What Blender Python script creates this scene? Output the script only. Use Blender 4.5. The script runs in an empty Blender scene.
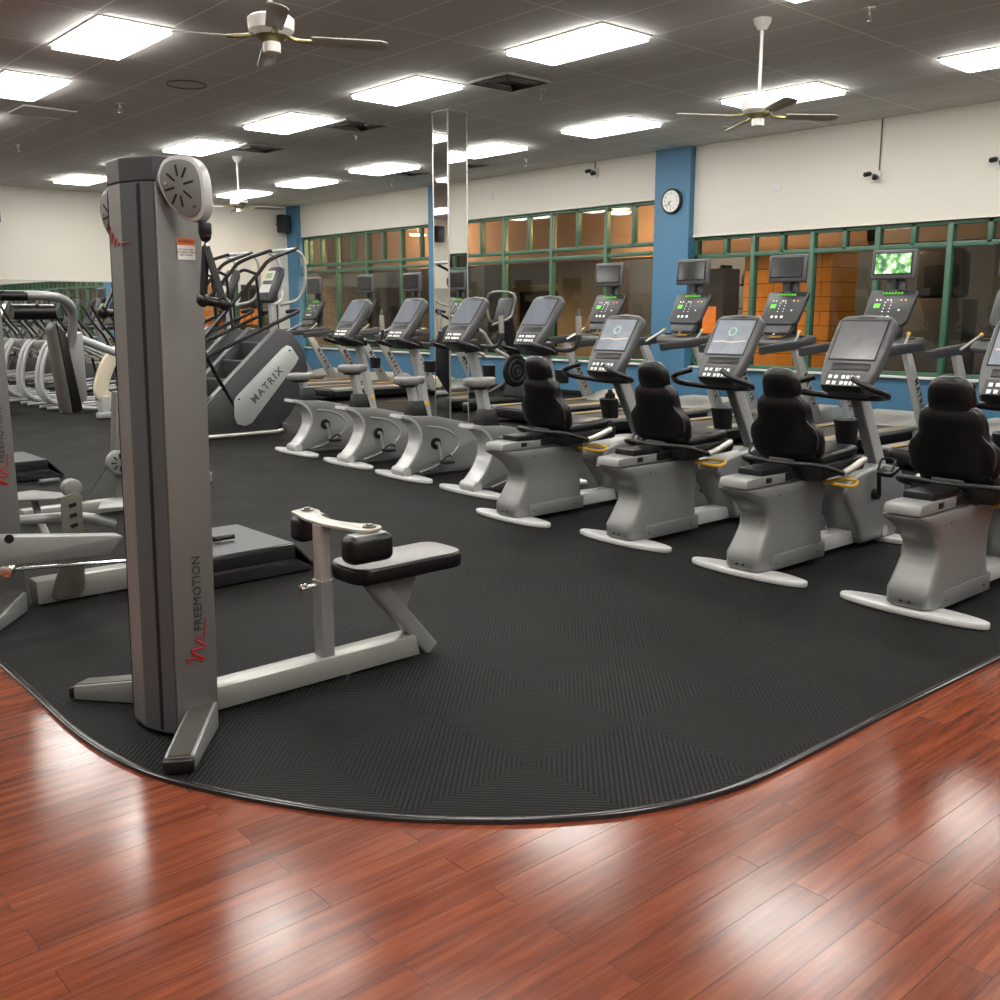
import bpy, bmesh, math, random
from mathutils import Vector, Matrix, Euler
random.seed(7)
S = bpy.context.scene
COL = S.collection
PI = math.pi
R = math.radians
V = Vector

# ------------------------------------------------------------------ materials
def mat(name, col, rough=.5, metal=0., spec=.5, emit=None, es=0., noise=0., nscale=20, bump=0., bscale=200, coat=0.):
    m = bpy.data.materials.new(name); m.use_nodes = True
    nt = m.node_tree; b = nt.nodes['Principled BSDF']
    c = (*col, 1)
    b.inputs['Base Color'].default_value = c
    b.inputs['Roughness'].default_value = rough
    b.inputs['Metallic'].default_value = metal
    b.inputs['Specular IOR Level'].default_value = spec
    b.inputs['Coat Weight'].default_value = coat
    if emit:
        b.inputs['Emission Color'].default_value = (*emit, 1)
        b.inputs['Emission Strength'].default_value = es
    tc = nt.nodes.new('ShaderNodeTexCoord')
    if noise:
        n = nt.nodes.new('ShaderNodeTexNoise'); n.inputs['Scale'].default_value = nscale; n.inputs['Detail'].default_value = 4
        mr = nt.nodes.new('ShaderNodeMapRange'); mr.inputs['To Min'].default_value = 1 - noise; mr.inputs['To Max'].default_value = 1 + noise
        mx = nt.nodes.new('ShaderNodeVectorMath'); mx.operation = 'SCALE'; mx.inputs[0].default_value = col
        nt.links.new(tc.outputs['Object'], n.inputs['Vector'])
        nt.links.new(n.outputs['Fac'], mr.inputs['Value']); nt.links.new(mr.outputs[0], mx.inputs['Scale'])
        nt.links.new(mx.outputs[0], b.inputs['Base Color'])
    if bump:
        n2 = nt.nodes.new('ShaderNodeTexNoise'); n2.inputs['Scale'].default_value = bscale
        bp = nt.nodes.new('ShaderNodeBump'); bp.inputs['Strength'].default_value = bump; bp.inputs['Distance'].default_value = .002
        nt.links.new(tc.outputs['Object'], n2.inputs['Vector'])
        nt.links.new(n2.outputs['Fac'], bp.inputs['Height']); nt.links.new(bp.outputs[0], b.inputs['Normal'])
    return m

M = {}
M['silver'] = mat('silver_paint', (.25, .255, .25), .36, .35, noise=.05)
M['silver_light'] = mat('light_silver_paint', (.44, .45, .445), .33, .25)
M['tower_side'] = mat('tower_grey', (.165, .165, .158), .42, .35, noise=.03)
M['tower_back'] = mat('tower_slate', (.08, .088, .092), .4, .3)
M['beam'] = mat('beam_silver', (.34, .34, .32), .33, .45)
M['brushed'] = mat('brushed_steel', (.50, .485, .44), .3, .6)
M['darksteel'] = mat('dark_steel', (.20, .20, .18), .28, .8)
M['olive'] = mat('bronze_plate', (.15, .145, .115), .4, .5)
M['chrome'] = mat('chrome', (.8, .8, .8), .12, 1.)
M['black'] = mat('black_plastic', (.006, .006, .0065), .38, spec=.4)
M['vinyl'] = mat('black_vinyl', (.004, .004, .0045), .3, spec=.4, bump=.2, bscale=250)
M['seatgrey'] = mat('grey_vinyl', (.20, .20, .195), .38, bump=.2)
M['saddle'] = mat('saddle_grey', (.16, .165, .16), .3, coat=.3)
M['darkgrey'] = mat('dark_grey_plastic', (.036, .038, .041), .42)
M['midgrey'] = mat('mid_grey_plastic', (.082, .084, .087), .4)
M['whiteplast'] = mat('white_plastic', (.68, .68, .66), .35)
M['white'] = mat('white_paint', (.78, .77, .73), .45)
M['button'] = mat('white_button', (.85, .85, .82), .4, emit=(1, 1, .95), es=.04)
M['orange'] = mat('orange_button', (.8, .45, .2), .4, emit=(1, .5, .2), es=.08)
M['green'] = mat('green_segment', (.1, .5, .05), .4, emit=(.25, 1, .05), es=.16)
M['yellow'] = mat('yellow_plastic', (.72, .42, .03), .4)
M['stripe'] = mat('ochre_stripe', (.55, .33, .09), .45)
M['beige'] = mat('beige_paint', (.62, .56, .42), .4)
M['red'] = mat('red_ink', (.33, .012, .015), .5)
M['ink'] = mat('black_ink', (.02, .02, .02), .5)
M['sticker'] = mat('sticker_white', (.8, .79, .75), .5)
M['sticker_o'] = mat('sticker_orange', (.75, .17, .03), .5)
M['belt'] = mat('belt_rubber', (.05, .05, .05), .6, noise=.15, nscale=60)
M['glossblack'] = mat('dark_glass', (.015, .016, .018), .12, spec=.6)
M['blue'] = mat('blue_paint', (.065, .19, .32), .5, noise=.04, nscale=3)
M['wallwhite'] = mat('warm_white_wall', (.72, .69, .62), .6, noise=.02, nscale=2)
M['green_frame'] = mat('green_frame', (.052, .135, .085), .4)
M['sill'] = mat('white_sill', (.7, .7, .68), .4)
M['mirror'] = mat('mirror', (.84, .87, .85), .015, 1.)
M['tan'] = mat('tan_block', (.42, .29, .17), .7, noise=.1, nscale=4)
M['bulk'] = mat('bulkhead_paint', (.15, .10, .068), .8, noise=.05, nscale=3)
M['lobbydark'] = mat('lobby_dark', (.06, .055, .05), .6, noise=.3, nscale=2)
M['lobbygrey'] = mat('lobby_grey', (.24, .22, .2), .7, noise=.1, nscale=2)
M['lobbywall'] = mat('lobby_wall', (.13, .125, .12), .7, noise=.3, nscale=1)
M['lobbywood'] = mat('reddish_wood', (.22, .05, .015), .4, noise=.2, nscale=6)
M['poster'] = mat('poster_blue', (.04, .12, .25), .5, noise=.5, nscale=5)
M['sprite'] = mat('sprinkler_brass', (.45, .43, .4), .3, .9)
M['ventm'] = mat('vent_grey', (.30, .29, .28), .5, .1)
M['bladem'] = mat('fan_blade', (.42, .41, .36), .4)
M['antique'] = mat('antique_brass', (.30, .25, .10), .35, .7)
M['lampwarm'] = mat('warm_lamp', (1, .8, .5), .5, emit=(1, .62, .25), es=14)
M['footpaint'] = mat('pale_foot_paint', (.60, .605, .60), .3, .15)
M['lcd'] = mat('lcd_readout', (.22, .28, .14), .3, emit=(.5, .7, .3), es=.1)
M['paddark'] = mat('faded_dark_vinyl', (.075, .073, .065), .45)
M['ceilpanel'] = mat('ceiling_panel_white', (.62, .60, .57), .6)
M['bottle'] = mat('bottle_plastic', (.5, .48, .43), .4, noise=.3, nscale=9)

def light_mat():
    m = bpy.data.materials.new('lamp_diffuser'); m.use_nodes = True
    b = m.node_tree.nodes['Principled BSDF']
    b.inputs['Base Color'].default_value = (.9, .9, .9, 1)
    b.inputs['Emission Color'].default_value = (1, .98, .925, 1)
    b.inputs['Emission Strength'].default_value = 13.
    return m
M['lamp'] = light_mat()

def glass_mat():
    m = bpy.data.materials.new('window_glass'); m.use_nodes = True
    nt = m.node_tree; nt.nodes.clear()
    o = nt.nodes.new('ShaderNodeOutputMaterial'); t = nt.nodes.new('ShaderNodeBsdfTransparent'); g = nt.nodes.new('ShaderNodeBsdfGlossy')
    g.inputs['Roughness'].default_value = .02; t.inputs['Color'].default_value = (.82, .85, .82, 1)
    lw = nt.nodes.new('ShaderNodeLayerWeight'); lw.inputs['Blend'].default_value = .5
    p5 = nt.nodes.new('ShaderNodeMath'); p5.operation = 'POWER'; p5.inputs[1].default_value = 4.; nt.links.new(lw.outputs['Facing'], p5.inputs[0])
    f = nt.nodes.new('ShaderNodeMath'); f.operation = 'MULTIPLY_ADD'; f.inputs[1].default_value = .9; f.inputs[2].default_value = .045; nt.links.new(p5.outputs[0], f.inputs[0])
    x = nt.nodes.new('ShaderNodeMixShader')
    nt.links.new(f.outputs[0], x.inputs[0]); nt.links.new(t.outputs[0], x.inputs[1]); nt.links.new(g.outputs[0], x.inputs[2])
    nt.links.new(x.outputs[0], o.inputs[0])
    return m
M['glass'] = glass_mat()

class NT:
    """tiny node helper"""
    def __init__(s, name):
        s.m = bpy.data.materials.new(name); s.m.use_nodes = True; s.nt = s.m.node_tree
        s.b = s.nt.nodes['Principled BSDF']
        s.tc = s.nt.nodes.new('ShaderNodeTexCoord')
    def n(s, t, **k):
        x = s.nt.nodes.new(t)
        for a, v in k.items(): setattr(x, a, v)
        return x
    def l(s, a, b): s.nt.links.new(a, b)
    def math(s, op, a, b=None, c=None):
        x = s.n('ShaderNodeMath', operation=op)
        for i, v in enumerate((a, b, c)):
            if v is None: continue
            if isinstance(v, (int, float)): x.inputs[i].default_value = v
            else: s.l(v, x.inputs[i])
        return x.outputs[0]
    def xyz(s, scale=(1, 1, 1), loc=(0, 0, 0), rot=0):
        mp = s.n('ShaderNodeMapping'); mp.inputs['Scale'].default_value = scale; mp.inputs['Location'].default_value = loc
        mp.inputs['Rotation'].default_value = (0, 0, rot)
        s.l(s.tc.outputs['Object'], mp.inputs['Vector'])
        return mp.outputs[0]
    def mix(s, f, a, b):
        x = s.n('ShaderNodeMix', data_type='RGBA')
        for i, v in ((0, f), (6, a), (7, b)):
            if isinstance(v, tuple): x.inputs[i].default_value = (*v, 1)
            elif isinstance(v, (int, float)): x.inputs[i].default_value = v
            else: s.l(v, x.inputs[i])
        return x.outputs[2]

def wood_mat():
    w = NT('cherry_plank_floor')
    br = w.n('ShaderNodeTexBrick'); br.offset = .37; br.offset_frequency = 2; br.squash = 1
    mp = w.xyz(loc=(.35, .045, 0))
    w.l(mp, br.inputs['Vector'])
    br.inputs['Scale'].default_value = 1; br.inputs['Brick Width'].default_value = .92; br.inputs['Row Height'].default_value = .0975
    br.inputs['Mortar Size'].default_value = .0011; br.inputs['Mortar Smooth'].default_value = .2
    br.inputs['Color1'].default_value = (0, 0, 0, 1); br.inputs['Color2'].default_value = (1, 1, 1, 1); br.inputs['Mortar'].default_value = (.5, .5, .5, 1)
    g = w.n('ShaderNodeTexNoise'); g.inputs['Scale'].default_value = 1; g.inputs['Detail'].default_value = 6; g.inputs['Roughness'].default_value = .65
    add = w.n('ShaderNodeVectorMath', operation='MULTIPLY_ADD'); w.l(br.outputs['Color'], add.inputs[0]); add.inputs[1].default_value = (9, 5, 3)
    w.l(w.xyz(scale=(2.2, 34, 1)), add.inputs[2]); w.l(add.outputs[0], g.inputs['Vector'])
    rp = w.n('ShaderNodeValToRGB'); cr = rp.color_ramp
    cr.elements[0].position = .30; cr.elements[0].color = (.10, .026, .015, 1)
    cr.elements[1].position = .72; cr.elements[1].color = (.27, .078, .033, 1)
    e = cr.elements.new(.5); e.color = (.18, .046, .021, 1)
    w.l(g.outputs['Fac'], rp.inputs[0])
    tone = w.mix(br.outputs['Color'], (.72, .70, .72), (.98, .95, .92))
    mul = w.n('ShaderNodeVectorMath', operation='MULTIPLY'); w.l(rp.outputs[0], mul.inputs[0]); w.l(tone, mul.inputs[1])
    col = w.mix(br.outputs['Fac'], mul.outputs[0], (.05, .015, .01))
    w.l(col, w.b.inputs['Base Color'])
    n2 = w.n('ShaderNodeTexNoise'); n2.inputs['Scale'].default_value = 220; n2.inputs['Detail'].default_value = 2; w.l(w.tc.outputs['Object'], n2.inputs['Vector'])
    n3 = w.n('ShaderNodeTexNoise'); n3.inputs['Scale'].default_value = 7; w.l(w.tc.outputs['Object'], n3.inputs['Vector'])
    h = w.math('ADD', w.math('MULTIPLY', n2.outputs['Fac'], .2), w.math('MULTIPLY', n3.outputs['Fac'], .3))
    h = w.math('SUBTRACT', h, w.math('MULTIPLY', br.outputs['Fac'], .5))
    bp = w.n('ShaderNodeBump'); bp.inputs['Strength'].default_value = .35; bp.inputs['Distance'].default_value = .002
    w.l(h, bp.inputs['Height']); w.l(bp.outputs[0], w.b.inputs['Normal'])
    w.b.inputs['Roughness'].default_value = .3
    w.b.inputs['Specular IOR Level'].default_value = .42
    w.l(w.math('ADD', .12, w.math('MULTIPLY', n3.outputs['Fac'], .10)), w.b.inputs['Roughness'])
    return w.m
M['wood'] = wood_mat()

def rubber_mat():
    w = NT('ribbed_rubber_tiles')
    sp = w.n('ShaderNodeSeparateXYZ'); w.l(w.xyz(), sp.inputs[0])
    X, Y = sp.outputs[0], sp.outputs[1]
    ts = .482
    ix = w.math('FLOOR', w.math('DIVIDE', w.math('SUBTRACT', X, 2.03), ts))
    iy = w.math('FLOOR', w.math('DIVIDE', w.math('SUBTRACT', Y, 2.14), ts))
    par = w.math('FLOORED_MODULO', w.math('ADD', w.math('ADD', ix, iy), 1.), 2.)
    sgn = w.math('SUBTRACT', w.math('MULTIPLY', par, 2.), 1.)
    u = w.math('ADD', w.math('MULTIPLY', X, sgn), Y)
    rib = w.math('SINE', w.math('MULTIPLY', u, 2 * PI / .0225))
    rib = w.math('ADD', w.math('MULTIPLY', rib, .5), .5)
    rib2 = w.math('SMOOTH_MIN', rib, .75, .2)
    n = w.n('ShaderNodeTexNoise'); n.inputs['Scale'].default_value = 1.3; n.inputs['Detail'].default_value = 5; w.l(w.tc.outputs['Object'], n.inputs['Vector'])
    base = w.mix(n.outputs['Fac'], (.0055, .0057, .005), (.0125, .0127, .0115))
    amp = w.math('SUBTRACT', 1.7, w.math('MULTIPLY', par, 1.4))  # rib glints and groove shade painted into colour, weaker on alternate tiles
    dk = w.n('ShaderNodeVectorMath', operation='SCALE'); w.l(base, dk.inputs[0]); w.l(w.math('ADD', 1., w.math('MULTIPLY', w.math('SUBTRACT', rib, .5), amp)), dk.inputs['Scale'])
    w.l(dk.outputs[0], w.b.inputs['Base Color'])
    n2 = w.n('ShaderNodeTexNoise'); n2.inputs['Scale'].default_value = 260; w.l(w.tc.outputs['Object'], n2.inputs['Vector'])
    h = w.math('ADD', rib2, w.math('MULTIPLY', n2.outputs['Fac'], .35))
    bp = w.n('ShaderNodeBump'); bp.inputs['Strength'].default_value = .75; bp.inputs['Distance'].default_value = .003
    w.l(h, bp.inputs['Height']); w.l(bp.outputs[0], w.b.inputs['Normal'])
    w.b.inputs['Roughness'].default_value = .7; w.b.inputs['Specular IOR Level'].default_value = .12
    return w.m
M['rubber'] = rubber_mat()

def ceil_mat():
    w = NT('acoustic_ceiling')
    sp = w.n('ShaderNodeSeparateXYZ'); w.l(w.xyz(), sp.inputs[0])
    def line(v, off, per, wd):
        f = w.math('FLOORED_MODULO', w.math('SUBTRACT', v, off), per)
        d = w.math('ABSOLUTE', w.math('SUBTRACT', f, per / 2))
        return w.math('GREATER_THAN', d, per / 2 - wd)
    lx = line(sp.outputs[0], 6.89 + .326, .652, .008)
    ly = line(sp.outputs[1], 9.3 + .635, 1.27, .008)
    ln = w.math('MAXIMUM', lx, ly)
    n = w.n('ShaderNodeTexNoise'); n.inputs['Scale'].default_value = 90; n.inputs['Detail'].default_value = 5; w.l(w.tc.outputs['Object'], n.inputs['Vector'])
    n2 = w.n('ShaderNodeTexNoise'); n2.inputs['Scale'].default_value = .8; w.l(w.tc.outputs['Object'], n2.inputs['Vector'])
    a = w.mix(n.outputs['Fac'], (.50, .49, .465), (.70, .685, .655))
    a2 = w.mix(n2.outputs['Fac'], a, (.58, .565, .54))
    c = w.mix(ln, a2, (.95, .93, .90))
    w.l(c, w.b.inputs['Base Color']); w.b.inputs['Roughness'].default_value = .8
    return w.m
M['ceiling'] = ceil_mat()

def block_mat():
    w = NT('orange_block_wall')
    br = w.n('ShaderNodeTexBrick'); 
    mp = w.n('ShaderNodeCombineXYZ'); sp = w.n('ShaderNodeSeparateXYZ'); w.l(w.tc.outputs['Object'], sp.inputs[0])
    w.l(sp.outputs[1], mp.inputs[0]); w.l(sp.outputs[2], mp.inputs[1]); w.l(mp.outputs[0], br.inputs['Vector'])
    br.inputs['Scale'].default_value = 1; br.inputs['Brick Width'].default_value = .9; br.inputs['Row Height'].default_value = .235
    br.inputs['Mortar Size'].default_value = .007; br.inputs['Mortar'].default_value = (.16, .06, .012, 1)
    br.inputs['Color1'].default_value = (.78, .30, .035, 1); br.inputs['Color2'].default_value = (.85, .35, .05, 1)
    w.l(br.outputs['Color'], w.b.inputs['Base Color']); w.b.inputs['Roughness'].default_value = .6
    return w.m
M['block'] = block_mat()

def screen_mat(name, base, glow, strength):
    w = NT(name)
    n = w.n('ShaderNodeTexNoise'); n.inputs['Scale'].default_value = 5; n.inputs['Detail'].default_value = 3; n.inputs['Distortion'].default_value = 1.5
    w.l(w.tc.outputs['Object'], n.inputs['Vector'])
    c = w.mix(n.outputs['Fac'], base, glow)
    w.l(c, w.b.inputs['Base Color']); w.l(c, w.b.inputs['Emission Color']); w.b.inputs['Emission Strength'].default_value = strength
    w.b.inputs['Roughness'].default_value = .16
    return w.m
M['screen_on'] = screen_mat('lit_touchscreen', (.14, .16, .20), (.27, .29, .31), .28)
M['screen_off'] = screen_mat('unlit_touchscreen', (.10, .10, .105), (.17, .17, .175), .06)
M['screen_blue'] = screen_mat('pale_touchscreen', (.10, .11, .13), (.17, .185, .21), .22)
M['ring'] = mat('screen_ring', (.35, .5, .45), .3, emit=(.4, .62, .52), es=.15)
M['glowband'] = mat('screen_band', (.5, .4, .35), .3, emit=(.55, .42, .36), es=.15)
def video_mat():
    w = NT('green_video')
    n = w.n('ShaderNodeTexNoise'); n.inputs['Scale'].default_value = 14; n.inputs['Detail'].default_value = 5; w.l(w.tc.outputs['Object'], n.inputs['Vector'])
    rp = w.n('ShaderNodeValToRGB'); cr = rp.color_ramp
    cr.elements[0].position = .36; cr.elements[0].color = (.03, .08, .08, 1); cr.elements[1].position = .66; cr.elements[1].color = (.75, .9, 1, 1)
    e = cr.elements.new(.47); e.color = (.10, .30, .07, 1); e = cr.elements.new(.56); e.color = (.38, .62, .30, 1)
    w.l(n.outputs['Fac'], rp.inputs[0]); w.l(rp.outputs[0], w.b.inputs['Base Color']); w.l(rp.outputs[0], w.b.inputs['Emission Color'])
    w.b.inputs['Emission Strength'].default_value = .5
    return w.m
M['video'] = video_mat()

# ------------------------------------------------------------------ mesh building
def spline(pts, n=6):
    pts = [V(p) for p in pts]
    if len(pts) < 3: return pts
    out = []
    P = [pts[0] * 2 - pts[1]] + pts + [pts[-1] * 2 - pts[-2]]
    for i in range(1, len(P) - 2):
        a, b, c, d = P[i - 1:i + 3]
        for k in range(n):
            t = k / n
            out.append(.5 * ((2 * b) + (c - a) * t + (2 * a - 5 * b + 4 * c - d) * t * t + (3 * b - a - 3 * c + d) * t ** 3))
    out.append(pts[-1])
    return out

class B:
    def __init__(s): s.bm = bmesh.new()
    def _merge(s, t, mtx=None, bevel=0, seg=2):
        if bevel:
            ed = [e for e in t.edges if len(e.link_faces) == 2 and e.calc_face_angle(0) > R(35)]
            if ed: bmesh.ops.bevel(t, geom=ed, offset=bevel, segments=seg, affect='EDGES', clamp_overlap=True, profile=.5)
        if mtx: t.transform(mtx)
        me = bpy.data.meshes.new('tmp'); t.to_mesh(me); t.free(); s.bm.from_mesh(me); bpy.data.meshes.remove(me)
        return s
    def box(s, c, d, rot=None, bevel=0, seg=2):
        t = bmesh.new(); bmesh.ops.create_cube(t, size=1)
        t.transform(Matrix.Diagonal((*d, 1)))
        m = Matrix.Translation(c)
        if rot: m = m @ Euler(rot).to_matrix().to_4x4()
        return s._merge(t, m, bevel, seg)
    def bb(s, x0, x1, y0, y1, z0, z1, bevel=0):
        return s.box(((x0 + x1) / 2, (y0 + y1) / 2, (z0 + z1) / 2), (abs(x1 - x0), abs(y1 - y0), abs(z1 - z0)), bevel=bevel)
    def prism(s, prof, a, b, axis='y', bevel=0, seg=2, mtx=None):
        """profile (u,v) extruded a..b. axis y: u=x,v=z; axis z: u=x,v=y; axis x: u=y,v=z"""
        t = bmesh.new()
        def P(u, v, w): return {'y': (u, w, v), 'z': (u, v, w), 'x': (w, u, v)}[axis]
        A = [t.verts.new(P(u, v, a)) for u, v in prof]; C = [t.verts.new(P(u, v, b)) for u, v in prof]
        n = len(prof)
        t.faces.new(A); t.faces.new(C)
        for i in range(n): t.faces.new((A[i], A[(i + 1) % n], C[(i + 1) % n], C[i]))
        bmesh.ops.recalc_face_normals(t, faces=t.faces)
        return s._merge(t, mtx, bevel, seg)
    def hull8(s, a, b, bevel=0):
        """two quads a,b (4 pts each) joined"""
        t = bmesh.new(); A = [t.verts.new(p) for p in a]; C = [t.verts.new(p) for p in b]; n = len(A)
        t.faces.new(A); t.faces.new(C)
        for i in range(n): t.faces.new((A[i], A[(i + 1) % n], C[(i + 1) % n], C[i]))
        bmesh.ops.recalc_face_normals(t, faces=t.faces)
        return s._merge(t, None, bevel)
    def tube(s, pts, r, seg=10, smooth=0, sq=None, radii=None):
        pts = spline(pts, smooth) if smooth else [V(p) for p in pts]
        t = bmesh.new(); rings = []
        T = []
        for i in range(len(pts)):
            d = (pts[min(i + 1, len(pts) - 1)] - pts[max(i - 1, 0)]); T.append(d.normalized() if d.length > 1e-9 else V((0, 0, 1)))
        up = V((0, 0, 1)) if abs(T[0].z) < .9 else V((0, 1, 0))
        x = T[0].cross(up).normalized()
        for i, p in enumerate(pts):
            x = (x - T[i] * x.dot(T[i])).normalized(); y = T[i].cross(x)
            rr = r if radii is None else radii[min(int(i * len(radii) / len(pts)), len(radii) - 1)]
            ring = []
            for k in range(seg):
                a = 2 * PI * (k + .5) / seg; cx, cy = math.cos(a), math.sin(a)
                if sq: # rectangular section half sizes
                    q = .35; cx = math.copysign(abs(cx) ** q, cx) * sq[0]; cy = math.copysign(abs(cy) ** q, cy) * sq[1]
                    ring.append(t.verts.new(p + x * cx + y * cy))
                else: ring.append(t.verts.new(p + (x * cx + y * cy) * rr))
            rings.append(ring)
        for a, b in zip(rings, rings[1:]):
            for k in range(seg): t.faces.new((a[k], a[(k + 1) % seg], b[(k + 1) % seg], b[k]))
        t.faces.new(rings[0][::-1]); t.faces.new(rings[-1])
        bmesh.ops.recalc_face_normals(t, faces=t.faces)
        return s._merge(t)
    def cyl(s, a, b, r, seg=20, bevel=0, r2=None):
        a, b = V(a), V(b); d = b - a; t = bmesh.new()
        bmesh.ops.create_cone(t, cap_ends=True, segments=seg, radius1=r, radius2=r if r2 is None else r2, depth=d.length)
        m = Matrix.Translation((a + b) / 2) @ d.to_track_quat('Z', 'Y').to_matrix().to_4x4()
        return s._merge(t, m, bevel)
    def sph(s, c, r, sc=(1, 1, 1)):
        t = bmesh.new(); bmesh.ops.create_uvsphere(t, u_segments=14, v_segments=9, radius=r)
        return s._merge(t, Matrix.Translation(c) @ Matrix.Diagonal((*sc, 1)))
    def loft(s, secs, n=24):
        """secs: (z, cx, cy, hx, hy, exponent)"""
        t = bmesh.new(); rings = []
        for z, cx, cy, hx, hy, ex in secs:
            ring = []
            for k in range(n):
                a = 2 * PI * k / n; c, d = math.cos(a), math.sin(a)
                ring.append(t.verts.new((cx + hx * math.copysign(abs(c) ** (2 / ex), c), cy + hy * math.copysign(abs(d) ** (2 / ex), d), z)))
            rings.append(ring)
        for a, b in zip(rings, rings[1:]):
            for k in range(n): t.faces.new((a[k], a[(k + 1) % n], b[(k + 1) % n], b[k]))
        t.faces.new(rings[0][::-1]); t.faces.new(rings[-1])
        bmesh.ops.recalc_face_normals(t, faces=t.faces)
        return s._merge(t)
    def torus(s, c, nrm, R0, r, seg=24):
        q = V(nrm).to_track_quat('Z', 'Y')
        pts = [V(c) + q @ V((R0 * math.cos(2 * PI * k / seg), R0 * math.sin(2 * PI * k / seg), 0)) for k in range(seg + 1)]
        return s.tube(pts, r, 6)
    def text(s, body, size, o, right, up, depth=.0015, font=None, width=1., bold=0):
        cu = bpy.data.curves.new('t', 'FONT'); cu.body = body; cu.size = size; cu.extrude = depth; cu.align_x = 'CENTER'; cu.align_y = 'CENTER'
        cu.resolution_u = 3; cu.space_character = width; cu.offset = bold
        ob = bpy.data.objects.new('t', cu); COL.objects.link(ob)
        dg = bpy.context.evaluated_depsgraph_get(); me = bpy.data.meshes.new_from_object(ob.evaluated_get(dg))
        r, u = V(right).normalized(), V(up).normalized(); nn = r.cross(u)
        m = Matrix(((r.x, u.x, nn.x, o[0]), (r.y, u.y, nn.y, o[1]), (r.z, u.z, nn.z, o[2]), (0, 0, 0, 1)))
        me.transform(m); s.bm.from_mesh(me)
        bpy.data.objects.remove(ob); bpy.data.curves.remove(cu); bpy.data.meshes.remove(me)
        return s
    def xf(s, m): s.bm.transform(m); return s
    def build(s, name, material, parent=None, label=None, sharp=38):
        for f in s.bm.faces: f.smooth = True
        for e in s.bm.edges:
            if len(e.link_faces) == 2 and e.calc_face_angle(0) > R(sharp): e.smooth = False
        me = bpy.data.meshes.new(name); s.bm.to_mesh(me); s.bm.free()
        o = bpy.data.objects.new(name, me); COL.objects.link(o)
        me.materials.append(M[material] if isinstance(material, str) else material)
        if parent: o.parent = parent
        if label: o['label'] = label
        return o

def thing(name, label, cat, loc=(0, 0, 0), rz=0, group=None):
    o = bpy.data.objects.new(name, None); COL.objects.link(o); o.empty_display_size = .1
    o.location = loc; o.rotation_euler = (0, 0, rz); o['label'] = label; o['category'] = cat
    if group: o['group'] = group
    return o
def tag(o, label, cat, group=None):
    o['label'] = label; o['category'] = cat
    if group: o['group'] = group
    return o
def struct(name, b, m, parent=None):
    o = b.build(name, m, parent)
    if not parent: o['kind'] = 'structure'
    return o
def copy_tree(o, parent=None):
    c = o.copy(); COL.objects.link(c)
    if parent: c.parent = parent
    for ch in list(o.children): copy_tree(ch, c)
    return c
def place(proto, first, loc, rz, label, group=None):
    o = proto if first else copy_tree(proto)
    o.location = loc; o.rotation_euler = (0, 0, rz); o['label'] = label
    if group: o['group'] = group
    return o
def kid(o, n, i=0): return [c for c in o.children if c.name.split('.')[0] == n][i]

CE = 3.78; WX = 12.34; FY = 21.2
# ------------------------------------------------------------------ room shell
b = B(); b.bb(-7, WX + .1, -6, FY + .3, -.2, -.008); struct('floor', b, 'wood')
b = B(); b.bb(-7, WX + .3, -6, FY + .3, CE, CE + .1); struct('ceiling', b, 'ceiling')
b = B(); b.bb(-7.1, -7, -6, FY + .3, -.2, CE); struct('wall_left', b, 'wallwhite')
b = B(); b.bb(-7.1, WX + .3, -6.1, -6, -.2, CE); struct('wall_back', b, 'wallwhite')
b = B(); b.bb(-7.1, WX + .3, FY, FY + .2, -.2, CE); struct('wall_far', b, 'wallwhite')
# right wall: low blue wall, upper white wall per bay
b = B(); b.bb(WX, WX + .2, -6, FY, -.2, .57); struct('wall_right', b, 'blue')
hdr = [(-6, 9.55, 2.49), (10.2, 15.3, 3.08), (15.8, 20.75, 3.08)]
for y0, y1, z in hdr:
    b = B(); b.bb(WX - .03, WX + .2, y0, y1, z, CE, .004); b.bb(WX - .045, WX + .2, y0, y1, z, z + .02); struct('trim_header', b, 'wallwhite')
    b = B(); b.bb(WX - .05, WX + .2, y0, y1, .57, .60, .004); struct('trim_sill', b, 'sill')
for i, (y0, y1, px) in enumerate(((9.55, 10.21, .14), (15.05, 15.85, .12), (20.75, FY, .14))):
    b = B(); b.bb(WX - px, WX + .2, y0, y1, -.2, CE); struct('trim_pillar', b, 'blue')
b = B(); b.bb(WX - .06, WX, -6, FY, -.01, .09, .004); struct('baseboard_right', b, 'black')
# small blue box section beside the clock pillar
b = B(); b.bb(WX - .18, WX, 9.0, 9.55, 0, .56, .01); struct('trim_boxing', b, 'blue')

# windows ---------------------------------------------------------
def window(n, y0, y1, z1, trans, fulls, uppers, shorts=()):
    fx0, fx1 = WX + .02, WX + .11
    b = B(); b.bb(fx0, fx1, y0, y1, z1 - .05, z1, .004); b.bb(fx0, fx1, y0, y1, .60, .65, .004)
    b.bb(fx0, fx1, y0, y0 + .05, .6, z1); b.bb(fx0, fx1, y1 - .05, y1, .6, z1)
    for t in trans: b.bb(fx0, fx1, y0, y1, t - .03, t + .03, .004)
    for y in fulls: b.bb(fx0 - .01, fx1, y - .033, y + .033, .6, z1, .004)
    for y in uppers: b.bb(fx0, fx1, y - .03, y + .03, trans[0], z1, .004)
    f = struct('window_%d' % n, b, 'green_frame')
    g = B(); g.bb(WX + .075, WX + .081, y0, y1, .62, z1 - .02); g.build('pane', 'glass', f)
fa = [8.52 - .935 * k for k in range(14)]
window(1, -5.9, 9.55, 2.49, [2.21], [y for y in fa if y > -5.8], [y - .4675 for y in fa if y > -5] + [9.0])
window(2, 10.2, 15.3, 3.08, [2.44, 2.30], [13.82, 12.6, 11.34], [14.45, 13.19, 11.99, 10.77])
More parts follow.
